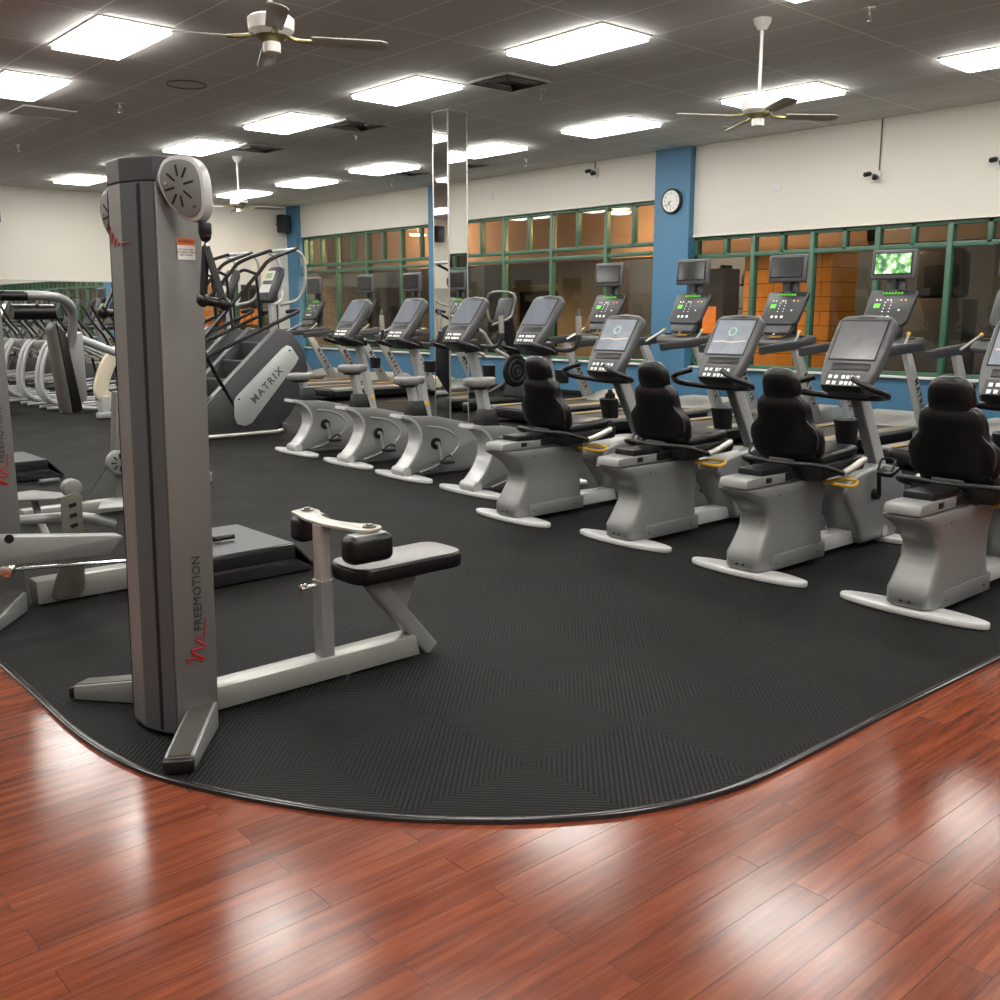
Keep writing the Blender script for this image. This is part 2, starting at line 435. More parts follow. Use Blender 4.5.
window(3, 15.8, 20.75, 3.08, [2.44, 2.30], [19.36, 16.95, 18.18], [20.5, 20.0, 18.75, 17.6, 16.3])

# ------------------------------------------------------------------ lobby beyond the glass
LX = 20.5
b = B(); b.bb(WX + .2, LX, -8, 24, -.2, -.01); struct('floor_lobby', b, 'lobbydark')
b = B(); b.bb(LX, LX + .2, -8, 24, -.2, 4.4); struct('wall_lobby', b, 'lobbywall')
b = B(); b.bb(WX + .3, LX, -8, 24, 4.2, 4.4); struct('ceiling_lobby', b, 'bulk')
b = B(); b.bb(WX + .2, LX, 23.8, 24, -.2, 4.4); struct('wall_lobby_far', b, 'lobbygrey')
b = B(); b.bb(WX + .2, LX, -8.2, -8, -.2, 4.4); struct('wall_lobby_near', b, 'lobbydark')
b = B(); b.bb(14.9, 15.1, 8, 23.8, 2.43, 4.2); b.bb(14.6, 15.2, 8, 23.8, 2.40, 2.46); struct('trim_bulkhead', b, 'bulk')
b = B(); b.bb(14.9, 15.1, -8, 8.2, 2.43, 4.2); struct('trim_bulkhead_dim', b, 'lobbygrey')
b = B(); b.bb(15, 15.8, 8.82, 10.5, -.01, 4.1, .01); struct('wall_orange_pier', b, 'block')
b = B(); b.bb(16, 16.8, 14.7, 16.1, -.01, 4.1, .01); struct('wall_tan_pier', b, 'tan')
b = B(); b.bb(17, 17.3, 20.9, 22.4, -.01, 4.1, .01); struct('wall_tan_panel', b, 'tan')
b = B(); b.bb(16.5, 16.8, 5.7, 6.9, -.01, 2.6, .01); struct('wall_grey_panel', b, 'lobbygrey')

# sign with chevron mark on a dark panel
t = thing('lobby_sign', 'dark sign panel with grey chevron mark seen through the glass, high at right', 'sign', (15.6, 5.0, 2.05))
b = B(); b.bb(0, .06, -1.2, .55, -.25, .45, .01); b.build('panel', 'darkgrey', t)
b = B()
b.hull8([(-.02, .05, .45), (-.02, -.10, .45), (0, -.10, .45), (0, .05, .45)], [(-.02, -.14, .12), (-.02, -.28, .12), (0, -.28, .12), (0, -.14, .12)])
b.hull8([(-.02, -.14, .12), (-.02, -.28, .12), (0, -.28, .12), (0, -.14, .12)], [(-.02, .10, -.2), (-.02, -.05, -.2), (0, -.05, -.2), (0, .10, -.2)])
b.build('chevron', 'midgrey', t)
for k, (y, l) in enumerate(((5.75, 'left'), (4.9, 'right'))):
    t = thing('wall_poster', '%s of two blue wall posters seen through the glass at far right' % l, 'poster', (16.2, y - .4, 1.2))
    b = B(); b.bb(0, .03, -.35, .35, -.45, .45); b.build('sheet', 'poster', t)
    b = B(); b.tube([(-.01, -.35, -.45), (-.01, .35, -.45), (-.01, .35, .45), (-.01, -.35, .45), (-.01, -.35, -.45)], .012, 4); b.build('frame', 'midgrey', t)
# shelf with bottles
t = thing('display_shelf', 'dark shelf unit with rows of bottles seen through glass between two treadmill screens', 'shelf', (16.5, 10.9, 0))
b = B()
for z in (.05, .9, 1.45, 1.9): b.bb(0, .35, -.2, 2.6, z, z + .03)
for y in (-.2, 1.2, 2.6): b.bb(0, .35, y - .02, y + .02, 0, 2.3)
b.build('rack', 'black', t)
first = None
for k in range(16):
    z = 1.93 if k % 2 else 1.48
    if first is None:
        bb_ = B(); bb_.loft([(0, 0, 0, .05, .05, 2), (.17, 0, 0, .05, .05, 2), (.21, 0, 0, .025, .025, 2), (.25, 0, 0, .025, .025, 2)], 12)
        o = first = bb_.build('bottle', 'bottle')
    else: o = first.copy(); COL.objects.link(o)
    o.location = (16.62, 10.85 + k * .155, z)
    tag(o, 'pale bottle standing on dark shelf unit beyond the glass', 'bottle', 'bottles on the shelf beyond the glass')
# vending style machine / dark kiosk and counters
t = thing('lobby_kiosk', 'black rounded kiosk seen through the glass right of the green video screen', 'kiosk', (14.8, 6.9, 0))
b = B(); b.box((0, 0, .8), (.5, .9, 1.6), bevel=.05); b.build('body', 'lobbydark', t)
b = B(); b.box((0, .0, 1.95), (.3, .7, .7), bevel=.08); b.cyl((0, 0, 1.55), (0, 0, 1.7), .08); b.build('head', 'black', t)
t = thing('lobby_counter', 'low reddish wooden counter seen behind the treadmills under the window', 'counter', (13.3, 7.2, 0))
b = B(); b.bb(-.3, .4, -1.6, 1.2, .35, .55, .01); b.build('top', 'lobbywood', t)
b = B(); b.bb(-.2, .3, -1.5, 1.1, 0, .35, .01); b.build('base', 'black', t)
t = thing('lobby_cabinet', 'dark cabinet with orange panels lit by painted glow seen through glass left of the clock pillar', 'cabinet', (15.8, 12.2, 0))
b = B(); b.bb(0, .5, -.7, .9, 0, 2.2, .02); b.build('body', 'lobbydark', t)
M['warmpanel'] = mat('warm_lit_panel', (.5, .15, .03), .5, emit=(.9, .22, .03), es=.5)  # emission paints the warm lobby light falling on these panels
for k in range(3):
    b = B(); b.bb(-.02, 0, -.55 + k * .45, -.2 + k * .45, 1.0, 1.5, .005); b.build('lit_panel', 'warmpanel', t)
t = thing('lobby_doorway', 'doorway unit with painted dark interior seen through the middle window bay', 'doorway', (17.4, 18.2, 0))
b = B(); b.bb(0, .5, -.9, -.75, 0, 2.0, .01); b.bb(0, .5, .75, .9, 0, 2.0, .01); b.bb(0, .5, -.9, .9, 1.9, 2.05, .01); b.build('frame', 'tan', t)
b = B(); b.bb(.1, .5, -.75, .75, 0, 1.9); b.build('opening_shade', 'black', t)  # black slab stands in for the unlit space inside the doorway
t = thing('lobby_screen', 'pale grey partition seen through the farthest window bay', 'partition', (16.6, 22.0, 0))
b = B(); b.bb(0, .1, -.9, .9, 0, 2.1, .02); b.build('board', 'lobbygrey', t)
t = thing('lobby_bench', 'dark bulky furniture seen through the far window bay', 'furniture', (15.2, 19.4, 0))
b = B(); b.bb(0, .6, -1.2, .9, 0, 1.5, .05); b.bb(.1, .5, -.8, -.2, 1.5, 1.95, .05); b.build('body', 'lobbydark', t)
# lobby lamps (real warm fixtures)
lampspots = [(14.0, 12.51, 3.19), (14.0, 18.54, 3.14), (13.7, 19.0, 4.19), (14.0, 9.7, 4.19)]
for k, (x, y, z) in enumerate(lampspots):
    t = thing('lobby_lamp', 'round warm ceiling lamp beyond the glass, number %d from the clock pillar bay' % (k + 1), 'lamp', (x, y, z),)
    t['label'] = ['warm round hanging lamp glowing beyond the window just left of the clock pillar', 'warm round hanging lamp beyond the farthest window bay, near the mirrored column', 'warm ceiling lamp flush with the lobby ceiling beyond the farthest window bay', 'warm ceiling lamp above the orange block pier'][k]
    b = B(); b.cyl((0, 0, -.03), (0, 0, 0), .2, 24)
    if z < 4: b.cyl((0, 0, 0), (0, 0, 4.2 - z), .012, 8)
    b.build('housing', 'whiteplast', t)
    b = B(); b.cyl((0, 0, -.05), (0, 0, -.03), .17, 24); b.build('diffuser', 'lampwarm', t)
    L = bpy.data.lights.new('lamp_light', 'POINT'); L.energy = [110, 130, 260, 250][k]; L.color = (1, .60, .33); L.shadow_soft_size = .15
    lo = bpy.data.objects.new('lamp_light', L); COL.objects.link(lo); lo.parent = t; lo.location = (0, 0, -.25)
L = bpy.data.lights.new('lobby_fill', 'POINT'); L.energy = 60; L.color = (1, .9, .75); L.shadow_soft_size = .3  # unseen point light added to brighten the right end of the lobby
lo = bpy.data.objects.new('lobby_fill', L); COL.objects.link(lo); lo.location = (17.5, 6.0, 3.6)
L2 = bpy.data.lights.new('lobby_fill', 'POINT'); L2.energy = 420; L2.color = (1, .85, .68); L2.shadow_soft_size = .3  # added fill without a fixture, brightens the lobby behind the middle bay
lo = bpy.data.objects.new('lobby_fill', L2); COL.objects.link(lo); lo.location = (17.5, 15.0, 3.6)

# ------------------------------------------------------------------ rubber mat
out = [(1.05, FY), (1.05, 3.85), (1.045, 3.3), (1.09, 2.93), (1.18, 2.68), (1.33, 2.40), (1.48, 2.18), (1.66, 1.99), (1.85, 1.835), (2.09, 1.70), (2.4, 1.615), (2.88, 1.60), (3.36, 1.595), (4.2, 1.575), (WX - .06, 1.5), (WX - .06, FY)]
sm = [V((*p, 0)) for p in out[:2]] + spline([(*p, 0) for p in out[1:14]], 5)[1:] + [V((*p, 0)) for p in out[14:]]
t = thing('rubber_mat', 'large black ribbed rubber floor mat with rounded corner under all the machines', 'floor mat', (0, 0, 0))
b = B(); b.prism([(p.x, p.y) for p in sm], -.008, 0, 'z'); b.build('mat_tiles', 'rubber', t)
M['edging'] = mat('rubber_edging', (.02, .02, .022), .17)
e = [p for p in sm if p.y < FY - 1e-3 and p.x < WX - .1]; e = [V((1.05, FY - .01, 0))] + e[0:] + [V((WX - .07, 1.5, 0))]
b = B(); b.tube([p + V((0, 0, -.002)) for p in e], .012, 8, sq=(.012, .009)); b.build('edging_strip', 'edging', t, 'glossy black rubber edging strip')

# ------------------------------------------------------------------ ceiling things
def ceiling_light():
    t = thing('ceiling_light', '', 'ceiling light', (0, 0, CE), 0, 'recessed ceiling light panels')
    b = B()
    for sx in (-1, 1): b.bb(sx * .305, sx * .325, -.62, .62, -.012, 0)
    for sy in (-1, 1): b.bb(-.325, .325, sy * .60, sy * .62, -.012, 0)
    b.build('frame', 'whiteplast', t)
    b = B(); b.bb(-.300, .300, -.592, .592, -.045, -.002); b.build('diffuser', 'lamp', t)  # drop below the ceiling is added so the glowing sides light the tiles
    return t
P0 = ceiling_light(); first = True
ordn = ['nearest', 'second', 'third', 'fourth', 'fifth', 'sixth', 'seventh', 'eighth', 'ninth', 'tenth', 'eleventh']
rows = [(3.67, 'left row of ceiling lights', [-3.35, -.82, 1.71, 4.24, 6.77, 9.3, 11.83, 14.36]),
        (6.89, 'middle row of ceiling lights', [-.82, 1.71, 4.08, 6.73, 9.3, 11.83, 14.36, 16.6, 19.2]),
        (-2.85, 'farthest left row of ceiling lights', [-.82, 4.24, 9.3, 14.36, 19.4]),
        (10.18, 'row of ceiling lights nearest the windows', [-.82, 1.71, 4.2, 6.73, 9.3, 11.8, 14.4, 16.9, 19.35]),
        (.41, 'row of ceiling lights left of the frame', [-3.35, -.82, 1.71, 4.24, 6.77, 9.3, 11.83, 14.36, 16.89, 19.4])]
special = {(3.67, 14.36): 'ceiling panel just cut off by the left frame edge, above the far wall', (3.67, 9.3): 'large bright ceiling panel at upper left, behind the near fan blade', (3.67, 11.83): 'bright ceiling panel at left frame edge below the large one',
           (6.89, 6.73): 'bright ceiling panel at top centre of the photo', (6.89, 9.3): 'bright ceiling panel left of the mirrored column top, right of the near fan',
           (6.89, 11.83): 'bright ceiling panel beside a dark vent, left of the mirrored column', (6.89, 14.36): 'bright ceiling panel just above the far white fan',
           (6.89, 16.6): 'bright ceiling panel partly hidden behind the grey tower cap', (6.89, 19.2): 'small bright ceiling panel left of the grey tower, near the far wall',
           (10.18, 4.2): 'bright ceiling panel cut by the right frame edge', (10.18, 6.73): 'bright ceiling panel behind the white fan with long rod',
           (10.18, 9.3): 'bright ceiling panel above and left of the clock pillar', (10.18, 11.8): 'bright ceiling panel just right of the mirrored column',
           (10.18, 14.4): 'bright ceiling panel just left of the mirrored column', (10.18, 16.9): 'small bright ceiling panel above the farthest window bay',
           (10.18, 19.35): 'smallest bright ceiling panel seen behind the far fan'}
for x, rn, ys in rows:
    for i, y in enumerate(ys):
        place(P0, first, (x, y, CE), 0, special.get((x, y), '%s panel in the %s, outside the photo frame' % (ordn[i], rn))); first = False

def fan(drop):
    t = thing('ceiling_fan', '', 'ceiling fan', (0, 0, CE), 0, 'white ceiling fans')
    b = B(); b.loft([(0, 0, 0, .075, .075, 2), (-.03, 0, 0, .07, .07, 2), (-.09, 0, 0, .035, .035, 2)]); b.build('canopy', 'white', t)
    b = B(); b.cyl((0, 0, -.08), (0, 0, -drop + .04), .014, 12); b.build('downrod', 'white', t)
    b = B(); z = -drop
    b.loft([(z - .05, 0, 0, .10, .10, 2), (z - .02, 0, 0, .135, .135, 2), (z + .045, 0, 0, .14, .14, 2), (z + .06, 0, 0, .12, .12, 2), (z + .065, 0, 0, .03, .03, 2)]); mt = b.build('motor', 'white', t)
    b = B(); b.loft([(z - .085, 0, 0, .05, .05, 2), (z - .05, 0, 0, .10, .10, 2)]); b.build('lower_ring', 'antique', mt)
    b = B(); b.cyl((0, 0, z - .145), (0, 0, z - .085), .052, 20, .006); b.build('switch_housing', 'white', t)
    for k in range(4):
        a = 2 * PI * k / 4
        m = Matrix.Rotation(a, 4, 'Z')
        b = B(); b.prism([(.0, -.05), (.42, -.062), (.46, -.045), (.47, 0), (.46, .045), (.42, .062), (0, .05)], -.004, .004, 'z', .002)
        b.xf(m @ Matrix.Translation((.235, 0, z - .06)) @ Matrix.Rotation(R(-13), 4, 'X'))
        bl = b.build('blade', 'bladem', t)
        b = B(); b.tube([(.1, 0, z - .045), (.16, .02, z - .06), (.26, 0, z - .065)], .012, 6, 3); b.xf(m); b.build('blade_bracket', 'antique', bl)
    return t
F0 = fan(.70)
place(F0, True, (7.5, 5.18, CE), R(-34), 'white ceiling fan on long white rod before a light panel at upper right')
place(F0, False, (3.24, 5.72, CE), R(-26), 'nearest white ceiling fan, cut by the top frame edge at upper left')
place(F0, False, (7.75, 14.9, CE), R(-20), 'small far white ceiling fan just right of the grey tower head')

def vent():
    t = thing('ceiling_vent', '', 'ceiling vent', (0, 0, CE), 0, 'ceiling air vents')
    b = B()
    for s_ in (.30, .22, .14):
        b.tube([(-s_, -s_, -.012), (s_, -s_, -.012), (s_, s_, -.012), (-s_, s_, -.012), (-s_, -s_, -.012)], .02, 4)
    b.build('louvres', 'ventm', t)
    b = B(); b.bb(-.3, .3, -.3, .3, -.005, 0); b.build('backing', 'black', t)
    return t
V0 = vent(); 
for i, (x, y, l) in enumerate(((7.45, 8.25, 'dark square ceiling vent between the two top centre light panels'), (7.6, 11.4, 'dark square ceiling vent right of a light panel and left of the mirrored column'),
                               (7.55, 13.9, 'dark ceiling vent beside the far fan canopy'), (10.9, 13.2, 'pale open ceiling vent right behind the mirrored column'), (10.75, 14.6, 'faint ceiling vent above the light panel left of the mirrored column'))):
    place(V0, i == 0, (x, y, CE), 0, l)
t = thing('return_grille', 'flat white rectangular ceiling grille at upper left between light panel and sprinkler', 'grille', (4.33, 13.2, CE))
b = B(); b.bb(-.3, .3, -.3, .3, -.006, 0); b.build('panel', 'ceilpanel', t)
b = B(); b.tube([(-.3, -.3, -.008), (.3, -.3, -.008), (.3, .3, -.008), (-.3, .3, -.008), (-.3, -.3, -.008)], .012, 4); b.build('frame', 'whiteplast', t)
t = thing('ceiling_speaker', 'round flush ceiling speaker grille below the near fan', 'speaker', (4.98, 10.63, CE))
b = B(); b.cyl((0, 0, -.006), (0, 0, 0), .2, 32); b.build('grille', 'ceilpanel', t)
b = B(); b.torus((0, 0, -.006), (0, 0, 1), .2, .008, 32); b.build('rim', 'midgrey', t)
def sprinkler():
    t = thing('fire_sprinkler', '', 'sprinkler', (0, 0, CE), 0, 'ceiling fire sprinklers')
    b = B(); b.cyl((0, 0, -.008), (0, 0, .004), .045, 16); b.build('escutcheon', 'whiteplast', t)
    b = B(); b.cyl((0, 0, -.05), (0, 0, -.008), .014, 8); b.tube([(-.012, 0, -.05), (-.022, 0, -.075), (0, 0, -.10)], .004, 5); b.tube([(.012, 0, -.05), (.022, 0, -.075), (0, 0, -.10)], .004, 5); b.cyl((0, 0, -.105), (0, 0, -.10), .03, 12); b.build('head', 'sprite', t)
    return t
S0 = sprinkler()
for i, (x, y, l) in enumerate(((4.84, 12.1, 'ceiling sprinkler below the large left light panel'), (4.86, 16.0, 'ceiling sprinkler near the left frame edge above the far wall'), (7.88, 4.44, 'nearest ceiling sprinkler at the top right of the photo'),
                               (7.99, 8.3, 'ceiling sprinkler beside the vent at top centre'), (8.1, 12.1, 'ceiling sprinkler left of the mirrored column below a dark vent'), (11.3, 12.1, 'ceiling sprinkler right of the mirrored column'),
                               (8.0, 15.4, 'ceiling sprinkler right of the far fan rod'), (11.2, 15.6, 'ceiling sprinkler above the far window bay'), (11.3, 8.3, 'ceiling sprinkler left of the fan near the clock pillar'), (8.0, 19.0, 'farthest ceiling sprinkler beside the corner pillar'))):
    place(S0, i == 0, (x, y, CE), 0, l)

# mirrored column
t = thing('mirrored_column', 'square column faced with mirror panels and steel corner trims between exercise bikes', 'column', (8.0, 9.93, 0))
b = B(); b.bb(-.145, .145, -.145, .145, 0, CE - .001); b.build('core', 'darkgrey', t)
b = B(); b.bb(-.15, -.146, -.14, .14, 0.02, CE - .01); b.build('mirror_panel', 'mirror', t)
b = B(); b.bb(-.14, .14, -.15, -.146, 0.02, CE - .01); b.build('mirror_panel', 'mirror', t)
b = B(); b.bb(.146, .15, -.14, .14, 0.02, CE - .01); b.build('mirror_panel', 'mirror', t)
for sx, sy in ((-1, -1), (-1, 1), (1, -1), (1, 1)):
    b = B(); b.bb(sx * .153, sx * .137, sy * .153, sy * .137, 0, CE - .005, .002); b.build('corner_trim', 'brushed', t)
b = B(); b.bb(-.16, .16, -.16, .16, CE - .02, CE - .002); b.build('top_trim', 'brushed', t)

# far wall mirror
t = thing('wall_mirror', 'long mirror strip along the lower far wall behind the ellipticals', 'mirror', (3.3, FY, 0))
b = B(); b.bb(-9, 8.6, -.012, -.002, .1, 2.0); b.build('glass', 'mirror', t)
b = B(); b.bb(-9, 8.6, -.016, -.0, 2.0, 2.02); b.bb(-9, 8.6, -.016, 0, .08, .1); b.build('edge_trim', 'silver_light', t)

# clock
t = thing('wall_clock', 'round wall clock with white face and black rim on the blue pillar', 'clock', (WX - .14, 9.86, 3.02))
b = B(); b.cyl((-.045, 0, 0), (0, 0, 0), .185, 40, .01); b.build('rim', 'black', t)
b = B(); b.cyl((-.05, 0, 0), (-.046, 0, 0), .155, 40); b.build('face', 'white', t)
b = B()
for k in range(12):
    a = k * PI / 6; b.text(str(12 if k == 0 else k), .042, (-.0515, -.118 * math.sin(a), .118 * math.cos(a)), (0, -1, 0), (0, 0, 1), .0005)
b.build('numerals', 'ink', t)
b = B(); b.box((-.053, .035, -.03), (.002, .012, .11), (R(50), 0, 0)); b.build('hour_hand', 'ink', t)
b = B(); b.box((-.055, .02, -.045), (.002, .008, .10), (R(-30), 0, 0)); b.build('minute_hand', 'ink', t)

# wall cameras, speakers, plates
def wallcam():
    t = thing('security_camera', '', 'camera', (0, 0, 0), 0, 'small black security cameras high on the window wall')
    b = B(); b.bb(-.02, 0, -.07, .07, -.09, .05, .005); b.build('back_box', 'whiteplast', t)
    b = B(); b.tube([(-.02, 0, .0), (-.06, 0, .0), (-.08, 0, -.02)], .012, 6); b.build('bracket', 'black', t)
    b = B(); b.cyl((-.05, .06, .02), (-.14, .08, .0), .03, 12, .004); b.build('camera_body', 'black', t)
    b = B(); b.cyl((-.05, -.03, -.03), (-.14, -.05, -.05), .03, 12, .004); b.build('camera_body', 'black', t)
    return t
W0 = wallcam()
for i, (y, z, l) in enumerate(((6.70, 3.10, 'twin black wall camera on a white box below a thin conduit at right'), (5.15, 3.11, 'twin black wall camera cut by the right frame edge'), (11.55, 3.62, 'small black wall camera high above the middle window bay'))):
    place(W0, i == 0, (WX - .03, y, z), 0, l)
for y, z0, l in ((6.66, 3.15, 'thin vertical conduit from ceiling to the right wall camera'), (11.55, 3.66, 'short conduit from ceiling to the camera over the middle window bay')):
    b = B(); b.cyl((WX - .04, y, z0), (WX - .04, y, CE), .008, 8); tag(b.build('cable_conduit', 'midgrey'), l, 'conduit')
for y, z, l in ((8.15, 3.08, 'white blank outlet plate on the wall right of the clock pillar'), (14.1, 3.45, 'white blank outlet plate right of the mirrored column')):
    b = B(); b.bb(WX - .04, WX - .03, y - .07, y + .07, z - .05, z + .05, .003); b.bb(WX - .044, WX - .04, y - .045, y - .005, z - .03, z + .03); b.bb(WX - .044, WX - .04, y + .005, y + .045, z - .03, z + .03); tag(b.build('outlet_plate', 'whiteplast'), l, 'outlet')
t = thing('wall_speaker', 'black box speaker high on the far wall, seen reflected in the mirrored column', 'speaker', (-.85, FY - .15, 3.38), 0)
b = B(); b.box((0, -.02, 0), (.26, .2, .40), bevel=.02); b.build('cabinet', 'black', t)
b = B(); b.box((0, -.125, 0), (.22, .01, .36), bevel=.004); b.build('grille', 'darkgrey', t)
t = thing('wall_speaker', 'black box speaker mounted in the far corner beside the blue pillar', 'speaker', (12.0, 21.0, 3.38), R(20))
b = B(); b.box((0, -.02, 0), (.26, .2, .40), bevel=.02); b.build('cabinet', 'black', t)
b = B(); b.box((0, -.125, 0), (.22, .01, .36), bevel=.004); b.build('grille', 'darkgrey', t)
b = B(); b.tube([(0, .08, 0), (0, .2, 0)], .02, 8); b.build('bracket', 'black', t)

# ------------------------------------------------------------------ shared gym parts
def floot(b, x, hl, hw=.085, h=.034, y=0):
    prof = []
    for k in range(28):
        a = 2 * PI * k / 28
        c, d = math.cos(a), math.sin(a)
        prof.append((x + hw * math.copysign(abs(c) ** .9, c), y + hl * math.copysign(abs(d) ** .95, d)))
    b.prism(prof, .002, h, 'z', .01)
    return b

def console(t, base, top, w, mscreen, deep=.07, ring=True):
    """tilted touch console; base/top = (x,z) of the rider-side face's lower and upper edge"""
    bx, bz = base; tx, tz = top
    Lg = math.hypot(tx - bx, tz - bz); ux, uz = (tx - bx) / Lg, (tz - bz) / Lg
    # local frame: a along right (-y), c up the face, n toward the rider
    r, u = V((0, -1, 0)), V((ux, 0, uz)); n = r.cross(u)
    m = Matrix(((r.x, u.x, n.x, bx), (r.y, u.y, n.y, 0), (r.z, u.z, n.z, bz), (0, 0, 0, 1)))
    h = w / 2
    prof = [(-h * .78, 0), (h * .78, 0), (h * .95, Lg * .25), (h, Lg * .45), (h * .98, Lg * .92), (h * .8, Lg * .985), (0, Lg * 1.01), (-h * .8, Lg * .985), (-h * .98, Lg * .92), (-h, Lg * .45), (-h * .95, Lg * .25)]
    b = B(); b.prism(prof, -deep, 0, 'z', .018, 3); b.xf(m); body = b.build('console', 'midgrey', t)
    b = B(); b.prism([(-h * .7, -.0), (h * .7, 0), (h * .6, Lg * .85), (-h * .6, Lg * .85)], -deep - .05, -deep + .01, 'z', .02); b.xf(m); b.build('console_back', 'darkgrey', body)
    b = B(); b.prism([(-h * .82, Lg * .37), (h * .82, Lg * .37), (h * .84, Lg * .92), (-h * .84, Lg * .92)], 0, .004, 'z', .002); b.xf(m); b.build('screen_bezel', 'black', body)
    b = B(); b.prism([(-h * .77, Lg * .39), (h * .77, Lg * .39), (h * .79, Lg * .90), (-h * .79, Lg * .90)], .004, .006, 'z'); b.xf(m); sc = b.build('screen', mscreen, body)
    if ring:
        b = B(); b.torus((0, Lg * .72, .0065), (0, 0, 1), .028, .005, 20); b.xf(m); b.build('screen_mark', 'ring', sc)
        b = B(); b.prism([(-h * .7, Lg * .555), (-h * .3, Lg * .57), (h * .1, Lg * .55), (h * .7, Lg * .58), (h * .7, Lg * .60), (h * .1, Lg * .575), (-h * .3, Lg * .59), (-h * .7, Lg * .58)], .006, .0064, 'z'); b.xf(m); b.build('screen_mark', 'glowband', sc)
    b = B(); b.prism([(-h * .6, Lg * .24), (h * .72, Lg * .24), (h * .72, Lg * .34), (-h * .6, Lg * .34)], -.02, .004, 'z', .004); b.xf(m); b.build('shelf_slot', 'black', body)
    b = B()
    b.prism([(-h * .68, Lg * .02), (h * .68, Lg * .02), (h * .68, Lg * .21), (-h * .68, Lg * .21)], 0, .002, 'z'); b.xf(m); kp = b.build('keypad', 'darkgrey', body)
    for i, x0 in enumerate((-.56, -.36, -.10, .06, .22, .40)):
        for j in range(2):
            x1 = x0 + (.12 if i < 2 else .11)
            b = B(); b.prism([(h * x0, Lg * (.045 + .08 * j)), (h * x1, Lg * (.045 + .08 * j)), (h * x1, Lg * (.09 + .08 * j)), (h * x0, Lg * (.09 + .08 * j))], .002, .006, 'z', .001)
            b.xf(m); b.build('key', 'button', kp)
    b = B(); b.prism([(-h * .3, Lg * .945), (h * .3, Lg * .945), (h * .3, Lg * .97), (-h * .3, Lg * .97)], 0, .003, 'z', .001); b.xf(m); b.build('brand_bar', 'darkgrey', body)
    return body

